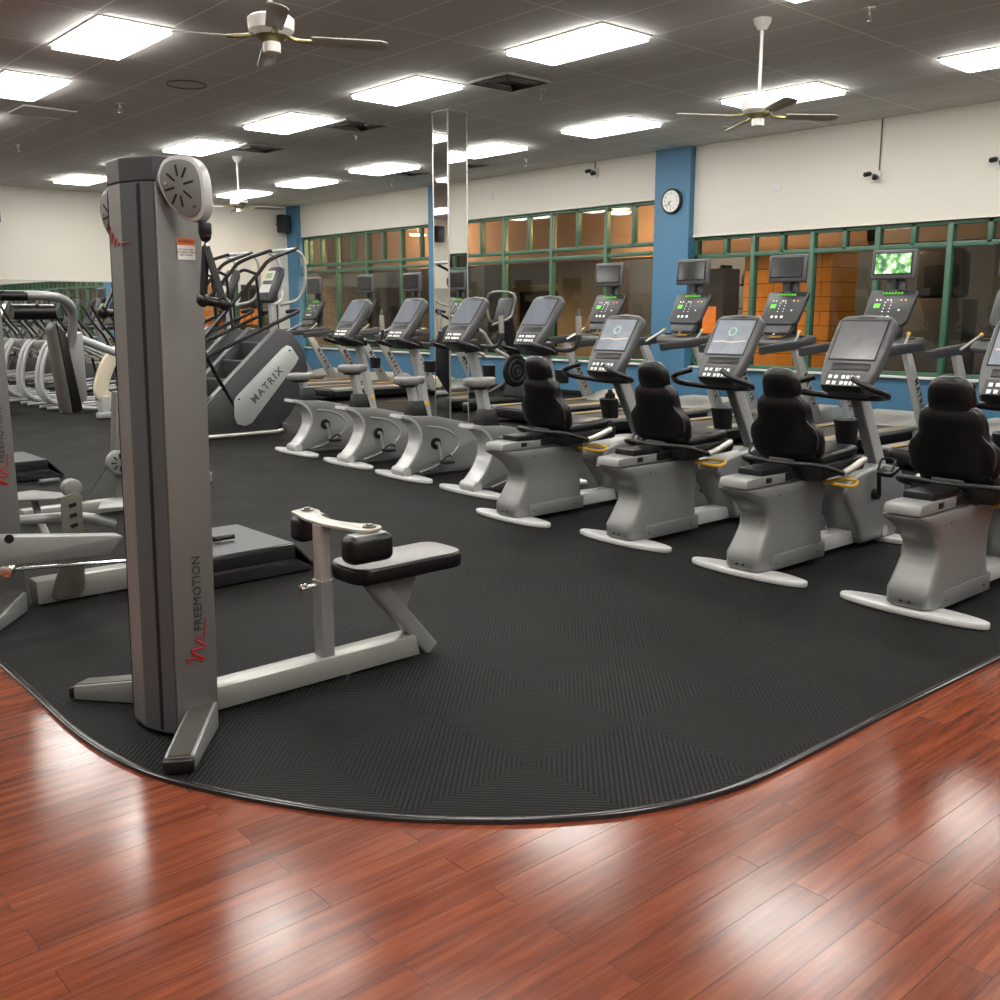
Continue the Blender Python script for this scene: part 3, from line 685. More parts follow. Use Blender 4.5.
# ------------------------------------------------------------------ recumbent bike
def recumbent():
    t = thing('recumbent_bike', '', 'exercise bike', (0, 0, 0), 0, 'recumbent exercise bikes in the front row')
    b = floot(B(), 0, .365); b.build('rear_foot', 'footpaint', t)
    b = floot(B(), 1.36, .33); b.build('front_foot', 'footpaint', t)
    # rear shroud: S-curved rear face
    secs = []
    for z, x0, x1, hw in ((.03, -.085, .56, .10), (.05, -.11, .575, .115), (.12, -.105, .58, .115), (.19, -.06, .58, .105), (.26, -.015, .58, .10), (.33, -.01, .585, .10), (.39, -.055, .59, .106), (.44, -.13, .60, .112), (.475, -.20, .605, .115), (.49, -.215, .605, .11)):
        secs.append((z, (x0 + .04 + x1) / 2, 0, (x1 - x0 - .04) / 2, hw, 9 if z > .1 else 7))
    b = B(); b.loft(secs, 48); sh = b.build('rear_shroud', 'silver', t, sharp=60)
    b = B(); b.bb(.06, .585, -.118, .118, .03, .12, .008); b.build('lower_skirt', 'silver', sh)
    for a_, c_ in (((-.062, -.02, .07), (-.075, -.02, .07)), ((-.062, .02, .07), (-.075, .02, .07))):
        b = B(); b.cyl(a_, c_, .006, 8); b.build('screw', 'black', sh)
    for x, z in ((.5, .07), (.09, .07), (.52, .44), (.1, .44)):
        b = B(); b.cyl((x, -.119 if z < .1 else -.108, z), (x, -.1215 if z < .1 else -.1135, z), .005, 8); b.build('screw', 'black', sh)
    b = B(); b.prism([(-.175, .495), (.60, .495), (.60, .54), (-.06, .55), (-.16, .545)], -.09, .09, 'y', .012); rc = b.build('rail_cover', 'silver', t)
    b = B(); b.bb(.0, .05, -.094, -.088, .512, .54, .003); b.bb(.18, .6, -.094, -.088, .505, .55, .003); b.build('rail_slot', 'black', rc)
    b = B(); b.bb(-.02, .60, -.075, .075, .545, .585, .008); b.build('seat_track', 'black', t)
    b = B(); b.prism([(.56, .03), (1.1, .03), (1.1, .11), (.56, .12)], -.06, .06, 'y', .006); b.build('frame_beam', 'footpaint', t)
    # front shroud
    prof = spline([(1.00, .03, 0), (.95, .14, 0), (.84, .27, 0), (.78, .36, 0), (.82, .43, 0), (.95, .47, 0), (1.18, .49, 0), (1.40, .46, 0), (1.50, .36, 0), (1.49, .2, 0), (1.42, .03, 0)], 3)
    b = B(); b.prism([(p.x, p.y) for p in prof], -.115, .115, 'y', .025, 3); fs = b.build('front_shroud', 'silver', t)
    b = B(); b.cyl((1.27, -.118, .08), (1.27, -.112, .08), .035, 20); b.build('badge', 'silver_light', fs)
    for sy, an in ((-1, 100), (1, 280)):
        cx, cz = 1.10, .33; a = R(an)
        b = B(); b.cyl((cx, sy * .11, cz), (cx, sy * .15, cz), .032, 16); b.tube([(cx, sy * .15, cz), (cx + .15 * math.cos(a), sy * .155, cz + .15 * math.sin(a))], .013, 8); cr = b.build('crank_arm', 'black', t)
        px, pz = cx + .15 * math.cos(a), cz + .15 * math.sin(a)
        b = B(); b.box((px, sy * .21, pz), (.10, .10, .028), (0, R(-20), 0), bevel=.008); b.tube([(px - .04, sy * .17, pz + .01), (px, sy * .17, pz + .07), (px, sy * .25, pz + .07), (px - .04, sy * .25, pz + .01)], .008, 6, 3); b.build('pedal', 'black', cr)
    b = B(); b.tube([(1.37, 0, .42), (1.25, 0, .62), (1.07, 0, .92)], .04, 16, sq=(.035, .05)); b.build('mast', 'silver_light', t)
    b = B(); b.tube([(1.32, 0, .42), (1.20, 0, .62), (1.02, 0, .92)], .03, 12, sq=(.03, .02)); b.build('mast_cover', 'midgrey', t)
    b = B(); b.loft([(.63, 1.01, .03, .05, .055, 3), (.77, .985, .03, .06, .065, 3)], 20); cp = b.build('cup_holder', 'black', t)
    b = B(); b.tube([(.985 + .06 * math.cos(k * PI / 8), .03 + .065 * math.sin(k * PI / 8), .772) for k in range(17)], .006, 6); b.build('holder_rim', 'midgrey', cp)
    console(t, (.85, .965), (1.115, 1.385), .365, 'screen_on')
    b = B(); b.prism([(.83, .985), (.99, .985), (1.07, .90), (.87, .935)], -.13, .13, 'y', .02); b.build('console_mount', 'black', t)
    pts = [(.77, .12, 1.03), (.73, .23, .99), (.84, .29, .94), (.95, .2, .915), (.97, 0, .905), (.95, -.2, .915), (.84, -.29, .94), (.73, -.23, .99), (.77, -.12, 1.03)]
    b = B(); b.tube(pts, .019, 12, 5); b.build('handlebar', 'vinyl', t)
    # seat carriage, cushion, backrest
    b = B(); b.prism([(.32, .50), (.80, .52), (.82, .60), (.32, .585)], -.21, .21, 'y', .015); b.bb(.22, .62, -.09, .09, .50, .56, .01); b.build('seat_carriage', 'black', t)
    b = B(); b.box((.56, 0, .622), (.42, .38, .06), (0, R(-3), 0), bevel=.035, seg=4); b.build('seat_cushion', 'vinyl', t)
    bs = []
    for z, hw in ((.600, .13), (.615, .185), (.65, .215), (.72, .225), (.77, .215), (.80, .185), (.83, .165), (.88, .162), (.93, .150), (.955, .125), (.965, .11)):
        cx = .355 - (z - .6) * .28
        bs.append((z, cx, 0, .052 if .61 < z < .95 else .035, hw, 3.2))
    b = B(); b.loft(bs, 32); bk = b.build('backrest', 'vinyl', t, sharp=70)
    for sy in (-1, 1):
        b = B(); b.tube([(.325 - (z - .6) * .28, sy * (hw - .01), z) for z, hw in ((.63, .19), (.72, .218), (.78, .205), (.83, .158), (.92, .145), (.95, .12))], .006, 6, 3); b.build('seam_piping', 'darkgrey', bk)
    hs = [(z, .355 - (z - .6) * .28, 0, hx, hw, 2.5) for z, hx, hw in ((.935, .035, .10), (.95, .05, .110), (1.0, .056, .112), (1.04, .056, .108), (1.07, .050, .096), (1.092, .038, .076), (1.106, .02, .045))]
    b = B(); b.loft(hs, 32); b.build('headrest', 'vinyl', t, sharp=70)
    b = B(); b.tube([(.30, 0, .60), (.27, 0, .53)], .05, 8, sq=(.04, .08)); b.build('seat_support', 'black', t)
    b = B(); b.tube([(.45, .27, .54), (.34, .27, .57), (.27, .22, .595), (.25, 0, .59), (.27, -.22, .595), (.34, -.27, .57), (.45, -.27, .54)], .015, 10, 5); b.build('side_bar', 'black', t)
    for sy in (-1, 1):
        b = B(); b.tube([(.45, sy * .27, .54), (.54, sy * .27, .555), (.68, sy * .27, .595)], .02, 12, 3); b.build('side_grip', 'brushed', t, 'silver pulse sensor grip')
    b = B(); b.tube([(.46, -.21, .475), (.60, -.25, .45), (.70, -.22, .465), (.60, -.17, .48), (.48, -.15, .47)], .010, 8, 4); b.build('adjust_lever', 'yellow', t, 'yellow seat adjustment lever')
    return t
RB = recumbent()
rbl = ['leftmost recumbent bike, a dark bottle in its cup holder, beside the upright bikes', 'second recumbent bike from the left in the front row', 'third recumbent bike from the left, its console screen dark grey', 'nearest recumbent bike at the right edge, its seat in front of a lit blue console']
rbp = [(4.51, 4.955), (4.56, 3.985), (4.49, 3.04), (4.48, 2.115)]
for i in range(4):
    o = place(RB, i == 0, (*rbp[i], 0), 0, rbl[i])
    if i == 2:
        c = kid(kid(o, 'console'), 'screen'); c.data = c.data.copy(); c.data.materials[0] = M['screen_off']
        for k in list(c.children): bpy.data.objects.remove(k)
# water bottle in holder of second bike
t = thing('water_bottle', 'dark shaker bottle standing in the holder of the leftmost recumbent bike', 'bottle', (4.51 + 1.0, 4.955 + .03, .66))
b = B(); b.loft([(0, 0, 0, .03, .03, 2), (.12, 0, 0, .036, .036, 2), (.125, 0, 0, .038, .038, 2), (.15, 0, 0, .036, .036, 2)], 16); b.build('body', 'glossblack', t)
b = B(); b.loft([(.15, 0, 0, .03, .03, 2), (.165, 0, 0, .018, .018, 2), (.18, 0, 0, .018, .018, 2)], 12); b.build('cap', 'black', t)

# ------------------------------------------------------------------ upright bike
def upright():
    t = thing('upright_bike', '', 'exercise bike', (0, 0, 0), 0, 'upright exercise bikes')
    b = floot(B(), -.02, .40); b.build('rear_foot', 'footpaint', t)
    b = floot(B(), .95, .30); b.build('front_foot', 'footpaint', t)
    outer = spline([(-.08, .545, 0), (.06, .535, 0), (.25, .52, 0), (.5, .47, 0), (.72, .42, 0), (.95, .38, 0), (1.05, .30, 0), (1.06, .15, 0), (1.0, .04, 0)], 3)
    inner = spline([(.04, .05, 0), (-.05, .05, 0), (-.045, .10, 0), (.045, .19, 0), (.11, .31, 0), (.10, .42, 0), (.02, .50, 0), (-.08, .53, 0)], 3)
    b = B(); b.prism([(p.x, p.y) for p in outer] + [(p.x, p.y) for p in inner], -.085, .085, 'y', .02, 2); sh = b.build('body_shroud', 'silver', t)
    strip = spline([(-.08, .54, 0), (.03, .505, 0), (.11, .42, 0), (.12, .31, 0), (.06, .19, 0), (-.035, .09, 0)], 4)
    b = B(); b.tube([(p.x - .004, 0, p.y) for p in strip], .03, 12, sq=(.088, .016)); b.build('rear_spine', 'silver_light', sh)
    b = B(); b.cyl((-.04, -.09, .065), (-.04, .09, .065), .045, 16, .01); b.build('transport_roller', 'silver_light', sh)
    for sy in (-1, 1):
        b = B(); b.tube([(.18, sy * .086, .44), (.38, sy * .088, .40), (.52, sy * .088, .30), (.48, sy * .088, .20), (.3, sy * .088, .10), (.1, sy * .086, .05)], .007, 6, 5); b.build('side_swoosh', 'silver_light', sh)
    cx, cz = .27, .285
    for sy, an in ((-1, -80), (1, 100)):
        a = R(an); b = B(); b.cyl((cx, sy * .082, cz), (cx, sy * .10, cz), .05, 20); b.build('crank_cover', 'black', t)
        b = B(); b.cyl((cx, sy * .10, cz), (cx, sy * .13, cz), .018, 12); b.tube([(cx, sy * .125, cz), (cx + .16 * math.cos(a), sy * .13, cz + .16 * math.sin(a))], .012, 8); cr = b.build('crank_arm', 'brushed', t)
        px, pz = cx + .16 * math.cos(a), cz + .16 * math.sin(a)
        b = B(); b.box((px + .02, sy * .185, pz), (.10, .09, .025), bevel=.006); b.tube([(px - .02, sy * .14, pz), (px + .07, sy * .16, pz + .05), (px + .08, sy * .2, pz + .03)], .008, 6, 3); b.build('pedal', 'black', cr)
    b = B(); b.hull8([(.04, -.075, .50), (.22, -.075, .49), (.22, .075, .49), (.04, .075, .50)], [(.065, -.05, .66), (.18, -.05, .66), (.18, .05, .66), (.065, .05, .66)], .012); b.build('seat_boot', 'black', t)
    b = B(); b.tube([(.13, 0, .60), (.07, 0, .84)], .03, 12, sq=(.03, .042)); b.build('seat_post', 'silver_light', t)
    prof = [(-.13, .0)] + [(-.13 + .16 * (1 - math.cos(a)), .115 * math.sin(a) ** .8) for a in [PI / 2 * k / 5 for k in range(1, 6)]] + [(.08, .07), (.15, .035), (.17, .0)]
    full = prof + [(x, -y) for x, y in reversed(prof[1:-1])]
    b = B(); b.prism(full, 0, .07, 'z', .028, 4); b.xf(Matrix.Translation((.05, 0, .835))); st = b.build('saddle', 'saddle', t)
    b = B(); b.prism([(x * .6, y * .6) for x, y in full], -.02, .01, 'z', .006); b.xf(Matrix.Translation((.05, 0, .835))); b.build('saddle_base', 'black', st)
    b = B(); b.tube([(.92, 0, .36), (.84, 0, .75), (.74, 0, 1.12)], .03, 12, sq=(.032, .045)); b.build('mast', 'silver_light', t)
    b = B(); b.cyl((.88, -.04, .52), (.86, -.075, .52), .02, 12, .003); b.build('adjust_knob', 'yellow', t, 'yellow adjustment knob')
    console(t, (.52, 1.15), (.80, 1.535), .335, 'screen_blue', ring=False)
    b = B(); b.prism([(.50, 1.15), (.72, 1.17), (.80, 1.06), (.62, 1.05)], -.13, .13, 'y', .02); b.build('console_mount', 'black', t)
    for sy in (-1, 1):
        b = B(); b.tube([(.72, sy * .05, 1.08), (.66, sy * .20, 1.08), (.52, sy * .24, 1.12), (.45, sy * .16, 1.15)], .020, 10, 5); b.build('front_handle', 'black', t)
        b = B(); b.tube([(.80, sy * .05, 1.10), (.86, sy * .2, 1.10), (.87, sy * .27, 1.18), (.86, sy * .27, 1.34), (.88, sy * .26, 1.42)], .019, 10, 5); hb = b.build('horn_handle', 'darkgrey', t)
        b = B(); b.cyl((.868, sy * .27, 1.22), (.864, sy * .268, 1.37), .025, 12); b.build('pulse_grip', 'brushed', hb)
    b = B(); b.loft([(.82, .96, 0, .045, .05, 3), (.93, .955, 0, .05, .06, 3)], 16); b.build('cup_holder', 'black', t)
    return t
UB = upright()
ubs = [(5.10, 8.80, -.10, 'farthest upright exercise bike, next to the stair climber, its saddle set lowest'), (5.07, 7.82, .02, 'second upright exercise bike from the left, saddle below its own tilted console'),
       (5.01, 6.87, -.04, 'third upright exercise bike from the left, in front of the mirrored column'), (4.97, 5.90, .0, 'nearest upright exercise bike, its saddle hidden behind a recumbent bike seat')]
for i, (x, y, dz, l) in enumerate(ubs):
    o = place(UB, i == 0, (x, y, 0), 0, l)
    for c in o.children:
        n = c.name.split('.')[0]
        if n in ('saddle',): c.location.z = dz
        if n == 'seat_post' : c.location.z = min(dz, 0) * .9

# ------------------------------------------------------------------ treadmill
def treadmill():
    t = thing('treadmill', '', 'treadmill', (0, 0, 0), 0, 'treadmills facing the window wall')
    b = B(); b.bb(-1.85, .1, -.40, .40, .05, .17, .02); b.build('deck_frame', 'black', t)
    b = B(); b.bb(-1.82, .05, -.265, .265, .17, .185, .004); b.build('running_belt', 'belt', t)
    for sy in (-1, 1):
        b = B(); b.bb(-1.85, .02, min(sy * .29, sy * .42), max(sy * .29, sy * .42), .15, .20, .012); sr = b.build('side_rail', 'silver', t)
        b = B(); b.bb(-1.80, -.0, min(sy * .275, sy * .305), max(sy * .275, sy * .305), .192, .204, .003); b.build('foot_stripe', 'stripe', sr, 'ochre edge stripe')
        b = B(); b.cyl((-1.87, sy * .34, .12), (-1.80, sy * .34, .12), .06, 14, .01); b.build('end_cap', 'black', sr)
    pr = [(-.12, .20), (.0, .225), (.35, .29), (.62, .29), (.80, .20), (.84, .06), (-.1, .06)]
    b = B(); b.prism(pr, -.42, .42, 'y', .03, 3); mc = b.build('motor_cover', 'silver_light', t)
    b = B(); b.bb(-.1, .85, -.43, .43, .03, .10, .01); b.build('cover_skirt', 'black', mc)
    for sy in (-1, 1):
        y0 = sy * .42
        b = B(); b.hull8([(.06, y0 - .035, .08), (.26, y0 - .035, .08), (.26, y0 + .035, .08), (.06, y0 + .035, .08)], [(-.47, y0 - .03, .98), (-.34, y0 - .03, .98), (-.34, y0 + .03, .98), (-.47, y0 + .03, .98)], .012)
        up = b.build('upright_post', 'silver_light', t)
        d = V((-.53, 0, .90)).normalized()
        for side in (-1, 1):
            b = B(); c = V((-.12, y0 + side * .034, .52)); rr = -d if side < 0 else -d
            rt_ = -d if side < 0 else -d
            upv = V((0, side, 0)).cross(rt_)
            b.text('MATRIX', .10, c, rt_, upv, .002, width=1.35, bold=.002); b.build('lettering', 'ink', up)
        b = B(); b.tube([(-1.05, y0 * .96, .985), (-.93, y0 * .97, 1.0), (-.5, y0, 1.02), (-.12, y0, 1.045)], .03, 14, sq=(.034, .044), smooth=3); hr = b.build('handrail', 'darkgrey', t)
        b = B(); b.tube([(-.93, y0 * .97, 1.042), (-.2, y0, 1.085)], .03, 10, sq=(.022, .006)); b.build('rail_top', 'midgrey', hr)
        b = B(); b.tube([(-.42, y0 * .9, 1.03), (-.28, y0 * .82, 1.10), (-.16, y0 * .72, 1.17)], .014, 8, 3); gb = b.build('grab_bar', 'brushed', t)
        b = B(); b.sph((-.15, y0 * .71, 1.175), .022); b.build('grab_tip', 'yellow', gb)
    b = B(); b.prism([(-.22, 1.0), (.06, 1.0), (.12, 1.10), (.06, 1.14), (-.14, 1.11), (-.24, 1.05)], -.38, .38, 'y', .025, 3); cb = b.build('console_base', 'midgrey', t)
    for sy in (-1, 1):
        b = B(); b.cyl((-.08, sy * .29, 1.10), (-.08, sy * .29, 1.135), .05, 18, .008); b.build('cup_well', 'black', cb)
    b = B(); b.box((-.15, 0, 1.118), (.07, .16, .02), (0, R(-12), 0), bevel=.004); b.build('stop_tray', 'stripe', cb)
    b = B(); b.tube([(-.16, -.12, 1.13), (-.10, -.05, 1.20), (-.20, .02, 1.14)], .010, 6, 3); b.build('stop_cord', 'whiteplast', cb)
    b = B(); b.prism([(.02, 1.10), (.10, 1.10), (.14, 1.45), (.11, 1.76), (.07, 1.76), (.09, 1.45)], -.11, .11, 'y', .02); b.build('console_neck', 'darkgrey', t)
    # sloped control panel
    bx, bz, tx, tz = -.17, 1.26, .06, 1.64
    Lg = math.hypot(tx - bx, tz - bz); r, u = V((0, -1, 0)), V(((tx - bx) / Lg, 0, (tz - bz) / Lg)); n = r.cross(u)
    m = Matrix(((r.x, u.x, n.x, bx), (r.y, u.y, n.y, 0), (r.z, u.z, n.z, bz), (0, 0, 0, 1)))
    b = B(); b.prism([(-.25, .05), (-.20, 0), (.20, 0), (.25, .05), (.27, Lg - .03), (.24, Lg), (-.24, Lg), (-.27, Lg - .03)], -.06, 0, 'z', .018, 3); b.xf(m); cp = b.build('control_panel', 'darkgrey', t)
    b = B(); b.prism([(-.17, -.10), (.17, -.10), (.2, .03), (-.2, .03)], -.10, -.02, 'z', .02); b.xf(m); b.build('panel_chin', 'midgrey', cp)
    b = B()
    for i in range(7): b.prism([(-.12 + i * .035, Lg * .86), (-.097 + i * .035, Lg * .86), (-.097 + i * .035, Lg * .92), (-.12 + i * .035, Lg * .92)], 0, .004, 'z')
    b.prism([(-.17, Lg * .48), (-.10, Lg * .48), (-.10, Lg * .60), (-.17, Lg * .60)], 0, .004, 'z')
    b.xf(m); b.build('led_display', 'green', cp)
    def key(x, y, s_=.009, mm='button', nm='key'):
        b = B(); b.prism([(x - s_, y - s_), (x + s_, y - s_), (x + s_, y + s_), (x - s_, y + s_)], 0, .005, 'z', .002); b.xf(m); b.build(nm, mm, cp)
    for x in (-.155, -.115, -.03, .005): key(x, Lg * .70)
    for x in (-.05, .02):
        for j in range(4): key(x, Lg * (.38 + .085 * j), .006)
    key(.13, Lg * .42)
    for x in (-.10, -.04, .03): key(x, Lg * .22, .016)
    for x in (.12, .17): key(x, Lg * .70, .009, 'orange')
    b = B(); b.text('MATRIX', .022, (0, Lg * .965, .002), (1, 0, 0), (0, 1, 0), .001, bold=.0008); b.xf(m); b.build('maker_name', 'silver_light', cp)
    # tv
    b = B(); b.box((.02, 0, 1.90), (.06, .50, .315), (0, R(4), 0), bevel=.02, seg=3); tv = b.build('television', 'midgrey', t)
    b = B(); b.box((-.012, 0, 1.91), (.004, .43, .235), (0, R(4), 0), bevel=.002); b.build('screen_frame', 'black', tv)
    b = B(); b.box((-.0145, 0, 1.91), (.003, .40, .21), (0, R(4), 0)); b.build('screen', 'glossblack', tv)
    b = B(); b.cyl((.05, 0, 1.64), (.05, 0, 1.76), .03, 12); b.build('television_arm', 'darkgrey', t)
    return t
TM = treadmill()
tms = [(4.07, 'treadmill mostly outside the photo at the right edge, only its handrail in view'), (5.42, 'treadmill whose television shows a bright green video'), (6.72, 'treadmill with dark television before the orange block wall'),
       (8.10, 'treadmill with dark television directly right of the blue clock pillar'), (9.52, 'treadmill with dark television just left of the blue clock pillar'),
       (14.05, 'treadmill whose television shows between the mirrored column and the second upright bike console'), (15.45, 'treadmill whose television stands above the farthest upright bike console'), (17.2, 'farthest treadmill, beside the stair climber and corner blue pillar')]
for i, (y, l) in enumerate(tms):
    o = place(TM, i == 0, (10.45, y, 0), 0, l)
    if i == 1:
        tv = kid(o, 'television'); sc = kid(tv, 'screen'); sc.data = sc.data.copy(); sc.data.materials[0] = M['video']

# ------------------------------------------------------------------ arc trainer with drive disc (between treadmills)
t = thing('arc_trainer', 'black elliptical trainer with large round drive disc and silver top loop, between treadmills', 'elliptical trainer', (10.0, 11.3, 0))
b = B(); b.bb(-1.0, 1.0, -.28, .28, .02, .12, .02); b.build('base_frame', 'black', t)
b = B(); b.prism([(.3, .12), (.95, .12), (.9, .5), (.45, .5)], -.27, .27, 'y', .03); b.build('front_housing', 'black', t)
b = B(); b.cyl((.1, -.30, .54), (.1, -.24, .54), .24, 40, .02); dd = b.build('drive_disc', 'black', t)
b = B(); b.torus((.1, -.305, .54), (0, 1, 0), .16, .012, 32); b.torus((.1, -.305, .54), (0, 1, 0), .08, .010, 24); b.cyl((.1, -.32, .54), (.1, -.30, .54), .03, 16); b.build('disc_ring', 'darkgrey', dd)
for sy in (-1, 1):
    b = B(); b.tube([(-.75, sy * .22, .2), (-.35, sy * .22, .25), (.1, sy * .22, .45)], .03, 10, 4); b.build('pedal_arm', 'darkgrey', t)
    b = B(); b.box((-.8, sy * .22, .25), (.35, .14, .05), bevel=.02); b.build('footplate', 'black', t)
    b = B(); b.tube([(-.05, sy * .27, .75), (-.35, sy * .27, .90), (-.55, sy * .27, 1.12), (-.80, sy * .25, 1.18)], .028, 12, 5); ha = b.build('moving_arm', 'silver_light', t)
    b = B(); b.tube([(-.62, sy * .265, 1.15), (-.84, sy * .25, 1.19)], .032, 12); b.build('hand_grip', 'black', ha)
b = B(); b.tube([(.5, 0, .3), (.3, 0, .8), (.15, 0, 1.3)], .06, 14, sq=(.09, .06)); b.build('mast', 'black', t)
b = B(); b.box((.12, 0, 1.42), (.08, .32, .38), (0, R(20), 0), bevel=.03); b.build('console', 'darkgrey', t)
b = B(); b.tube([(.2, .26, 1.25), (.05, .27, 1.30), (.05, .27, 1.66), (.05, -.27, 1.66), (.05, -.27, 1.42), (-.05, -.27, 1.30), (-.35, -.26, 1.22)], .018, 10, 5); b.build('top_loop', 'silver', t)

# ------------------------------------------------------------------ stair climber
def climber():
    t = thing('stair_climber', '', 'stair climber', (0, 0, 0), 0, 'stair climbing machines')
    side = [(-.28, .06), (.86, .06), (1.05, .22), (1.22, .55), (1.25, .75), (1.20, .97), (1.08, 1.14), (.95, 1.205), (.86, 1.20), (-.28, .20)]
    side = [(-.35, .05), (.80, .05), (.98, .20), (1.22, .52), (1.25, .75), (1.19, .98), (1.06, 1.15), (.93, 1.21), (.84, 1.19), (.08, .50), (-.15, .42), (-.35, .30)]
    for sy in (-1, 1):
        y0, y1 = sorted((sy * .36, sy * .28))
        b = B(); b.prism(side, y0, y1, 'y', .02, 2); s_ = b.build('side_panel', 'darkgrey', t)
        b = B(); b.tube([(-.05, sy * .32, .40), (.08, sy * .32, .52), (.86, sy * .32, 1.215)], .02, 8, sq=(.045, .008)); b.build('edge_trim', 'silver', s_)
        pp = [(.27, .22), (.30, .15), (.40, .12), (.48, .15), (1.08, .80), (1.12, .87), (1.03, 1.0), (.97, 1.02), (.90, .98), (.30, .46), (.27, .40)]
        y0, y1 = sorted((sy * .36, sy * .372))
        b = B(); b.prism(pp, y0, y1, 'y', .004); pl = b.build('name_plate', 'silver_light', s_, 'pale grey plate lettered MATRIX')
        d = V((.60, 0, .56)).normalized(); rt_ = d if sy < 0 else -d
        b = B(); b.text('MATRIX', .12, (.69, sy * .374, .57), rt_, V((0, sy, 0)).cross(rt_), .002, width=1.3, bold=.002)
        b.build('lettering', 'midgrey', pl)
        b = B(); b.cyl((.33, sy * .372, .43), (.33, sy * .376, .43), .012, 10); b.cyl((1.0, sy * .372, .96), (1.0, sy * .376, .96), .012, 10); b.build('plate_bolt', 'black', pl)
        # lower hand rail and upper tall rail
        b = B(); b.tube([(-.02, sy * .36, .90), (.06, sy * .36, .95), (1.06, sy * .36, 1.37), (1.12, sy * .34, 1.42), (1.02, sy * .28, 1.40)], .022, 10, 4); b.build('lower_handrail', 'vinyl', t)
        b = B(); b.tube([(.42, sy * .34, .10), (-.02, sy * .36, .90), (-.05, sy * .36, 1.08), (.05, sy * .36, 1.22), (.62, sy * .36, 1.80), (.80, sy * .36, 1.98), (1.14, sy * .33, 2.11), (1.2, sy * .28, 2.12)], .022, 10, 5); b.build('upper_handrail', 'vinyl', t)
        b = B(); b.tube([(.62, sy * .36, 1.80), (.64, sy * .36, 1.5), (.66, sy * .34, 1.2)], .018, 8, 3); b.build('rail_post', 'vinyl', t)
        b = B(); b.tube([(.62, sy * .36, 1.82), (.5, sy * .33, 1.86), (.44, sy * .31, 1.84)], .018, 8, 3); b.build('rail_hook', 'vinyl', t)
        b = B(); b.tube([(1.14, sy * .33, 2.11), (1.27, sy * .30, 2.02), (1.30, sy * .27, 1.75), (1.24, sy * .2, 1.55), (1.06, sy * .08, 1.48)], .018, 10, 5); b.build('front_hoop', 'silver_light', t)
    b = B(); b.tube([(1.2, -.28, 2.12), (1.22, 0, 2.12), (1.2, .28, 2.12)], .02, 10, 4); b.build('top_crossbar', 'silver_light', t)
    for k in range(4):
        x = .02 + k * .235; z = .42 + k * .205
        b = B(); b.prism([(x, z - .205), (x + .235, z), (x + .235, z + .01), (x + .01, z + .012), (x - .015, z), (x - .01, z - .19)], -.28, .28, 'y'); st = b.build('step', 'darkgrey', t)
        b = B(); b.bb(x - .02, x + .03, -.275, .275, z + .005, z + .02, .005); b.build('step_nose', 'midgrey', st)
    b = B(); b.tube([(1.02, 0, 1.10), (1.0, 0, 1.5)], .03, 12, sq=(.035, .045)); b.build('console_mast', 'silver_light', t)
    b = B(); b.loft([(0, 0, 0, .05, .15, 3), (.05, 0, 0, .06, .17, 3), (.35, 0, 0, .06, .17, 3), (.42, 0, 0, .04, .14, 3)], 20); b.xf(Matrix.Translation((.92, 0, 1.52)) @ Matrix.Rotation(R(24), 4, 'Y')); cn = b.build('console', 'darkgrey', t)
    b = B(); b.box((-.061, 0, .3), (.004, .22, .12)); b.box((-.061, 0, .14), (.004, .24, .1)); b.xf(Matrix.Translation((.92, 0, 1.52)) @ Matrix.Rotation(R(24), 4, 'Y')); b.build('console_face', 'whiteplast', cn)
    b = B(); b.box((-.064, 0, .3), (.003, .14, .07)); b.xf(Matrix.Translation((.92, 0, 1.52)) @ Matrix.Rotation(R(24), 4, 'Y')); b.build('readout', 'lcd', cn)
    b = B(); b.tube([(-.2, -.38, .03), (.8, -.38, .03), (.9, -.3, .03)], .025, 10); b.tube([(-.2, .38, .03), (.8, .38, .03), (.9, .3, .03)], .025, 10); b.build('base_rail', 'brushed', t)
    b = B(); b.cyl((.95, -.3, .06), (.95, .3, .06), .05, 16, .01); b.build('transport_wheel', 'midgrey', t)
    return t
SC = climber()
for i, (x, y, l) in enumerate(((4.98, 10.80, 'nearest stair climber with pale MATRIX plate, right behind the grey tower'), (4.98, 11.90, 'second stair climber, rising behind the nearest one'))):
    place(SC, i == 0, (x, y, 0), 0, l)

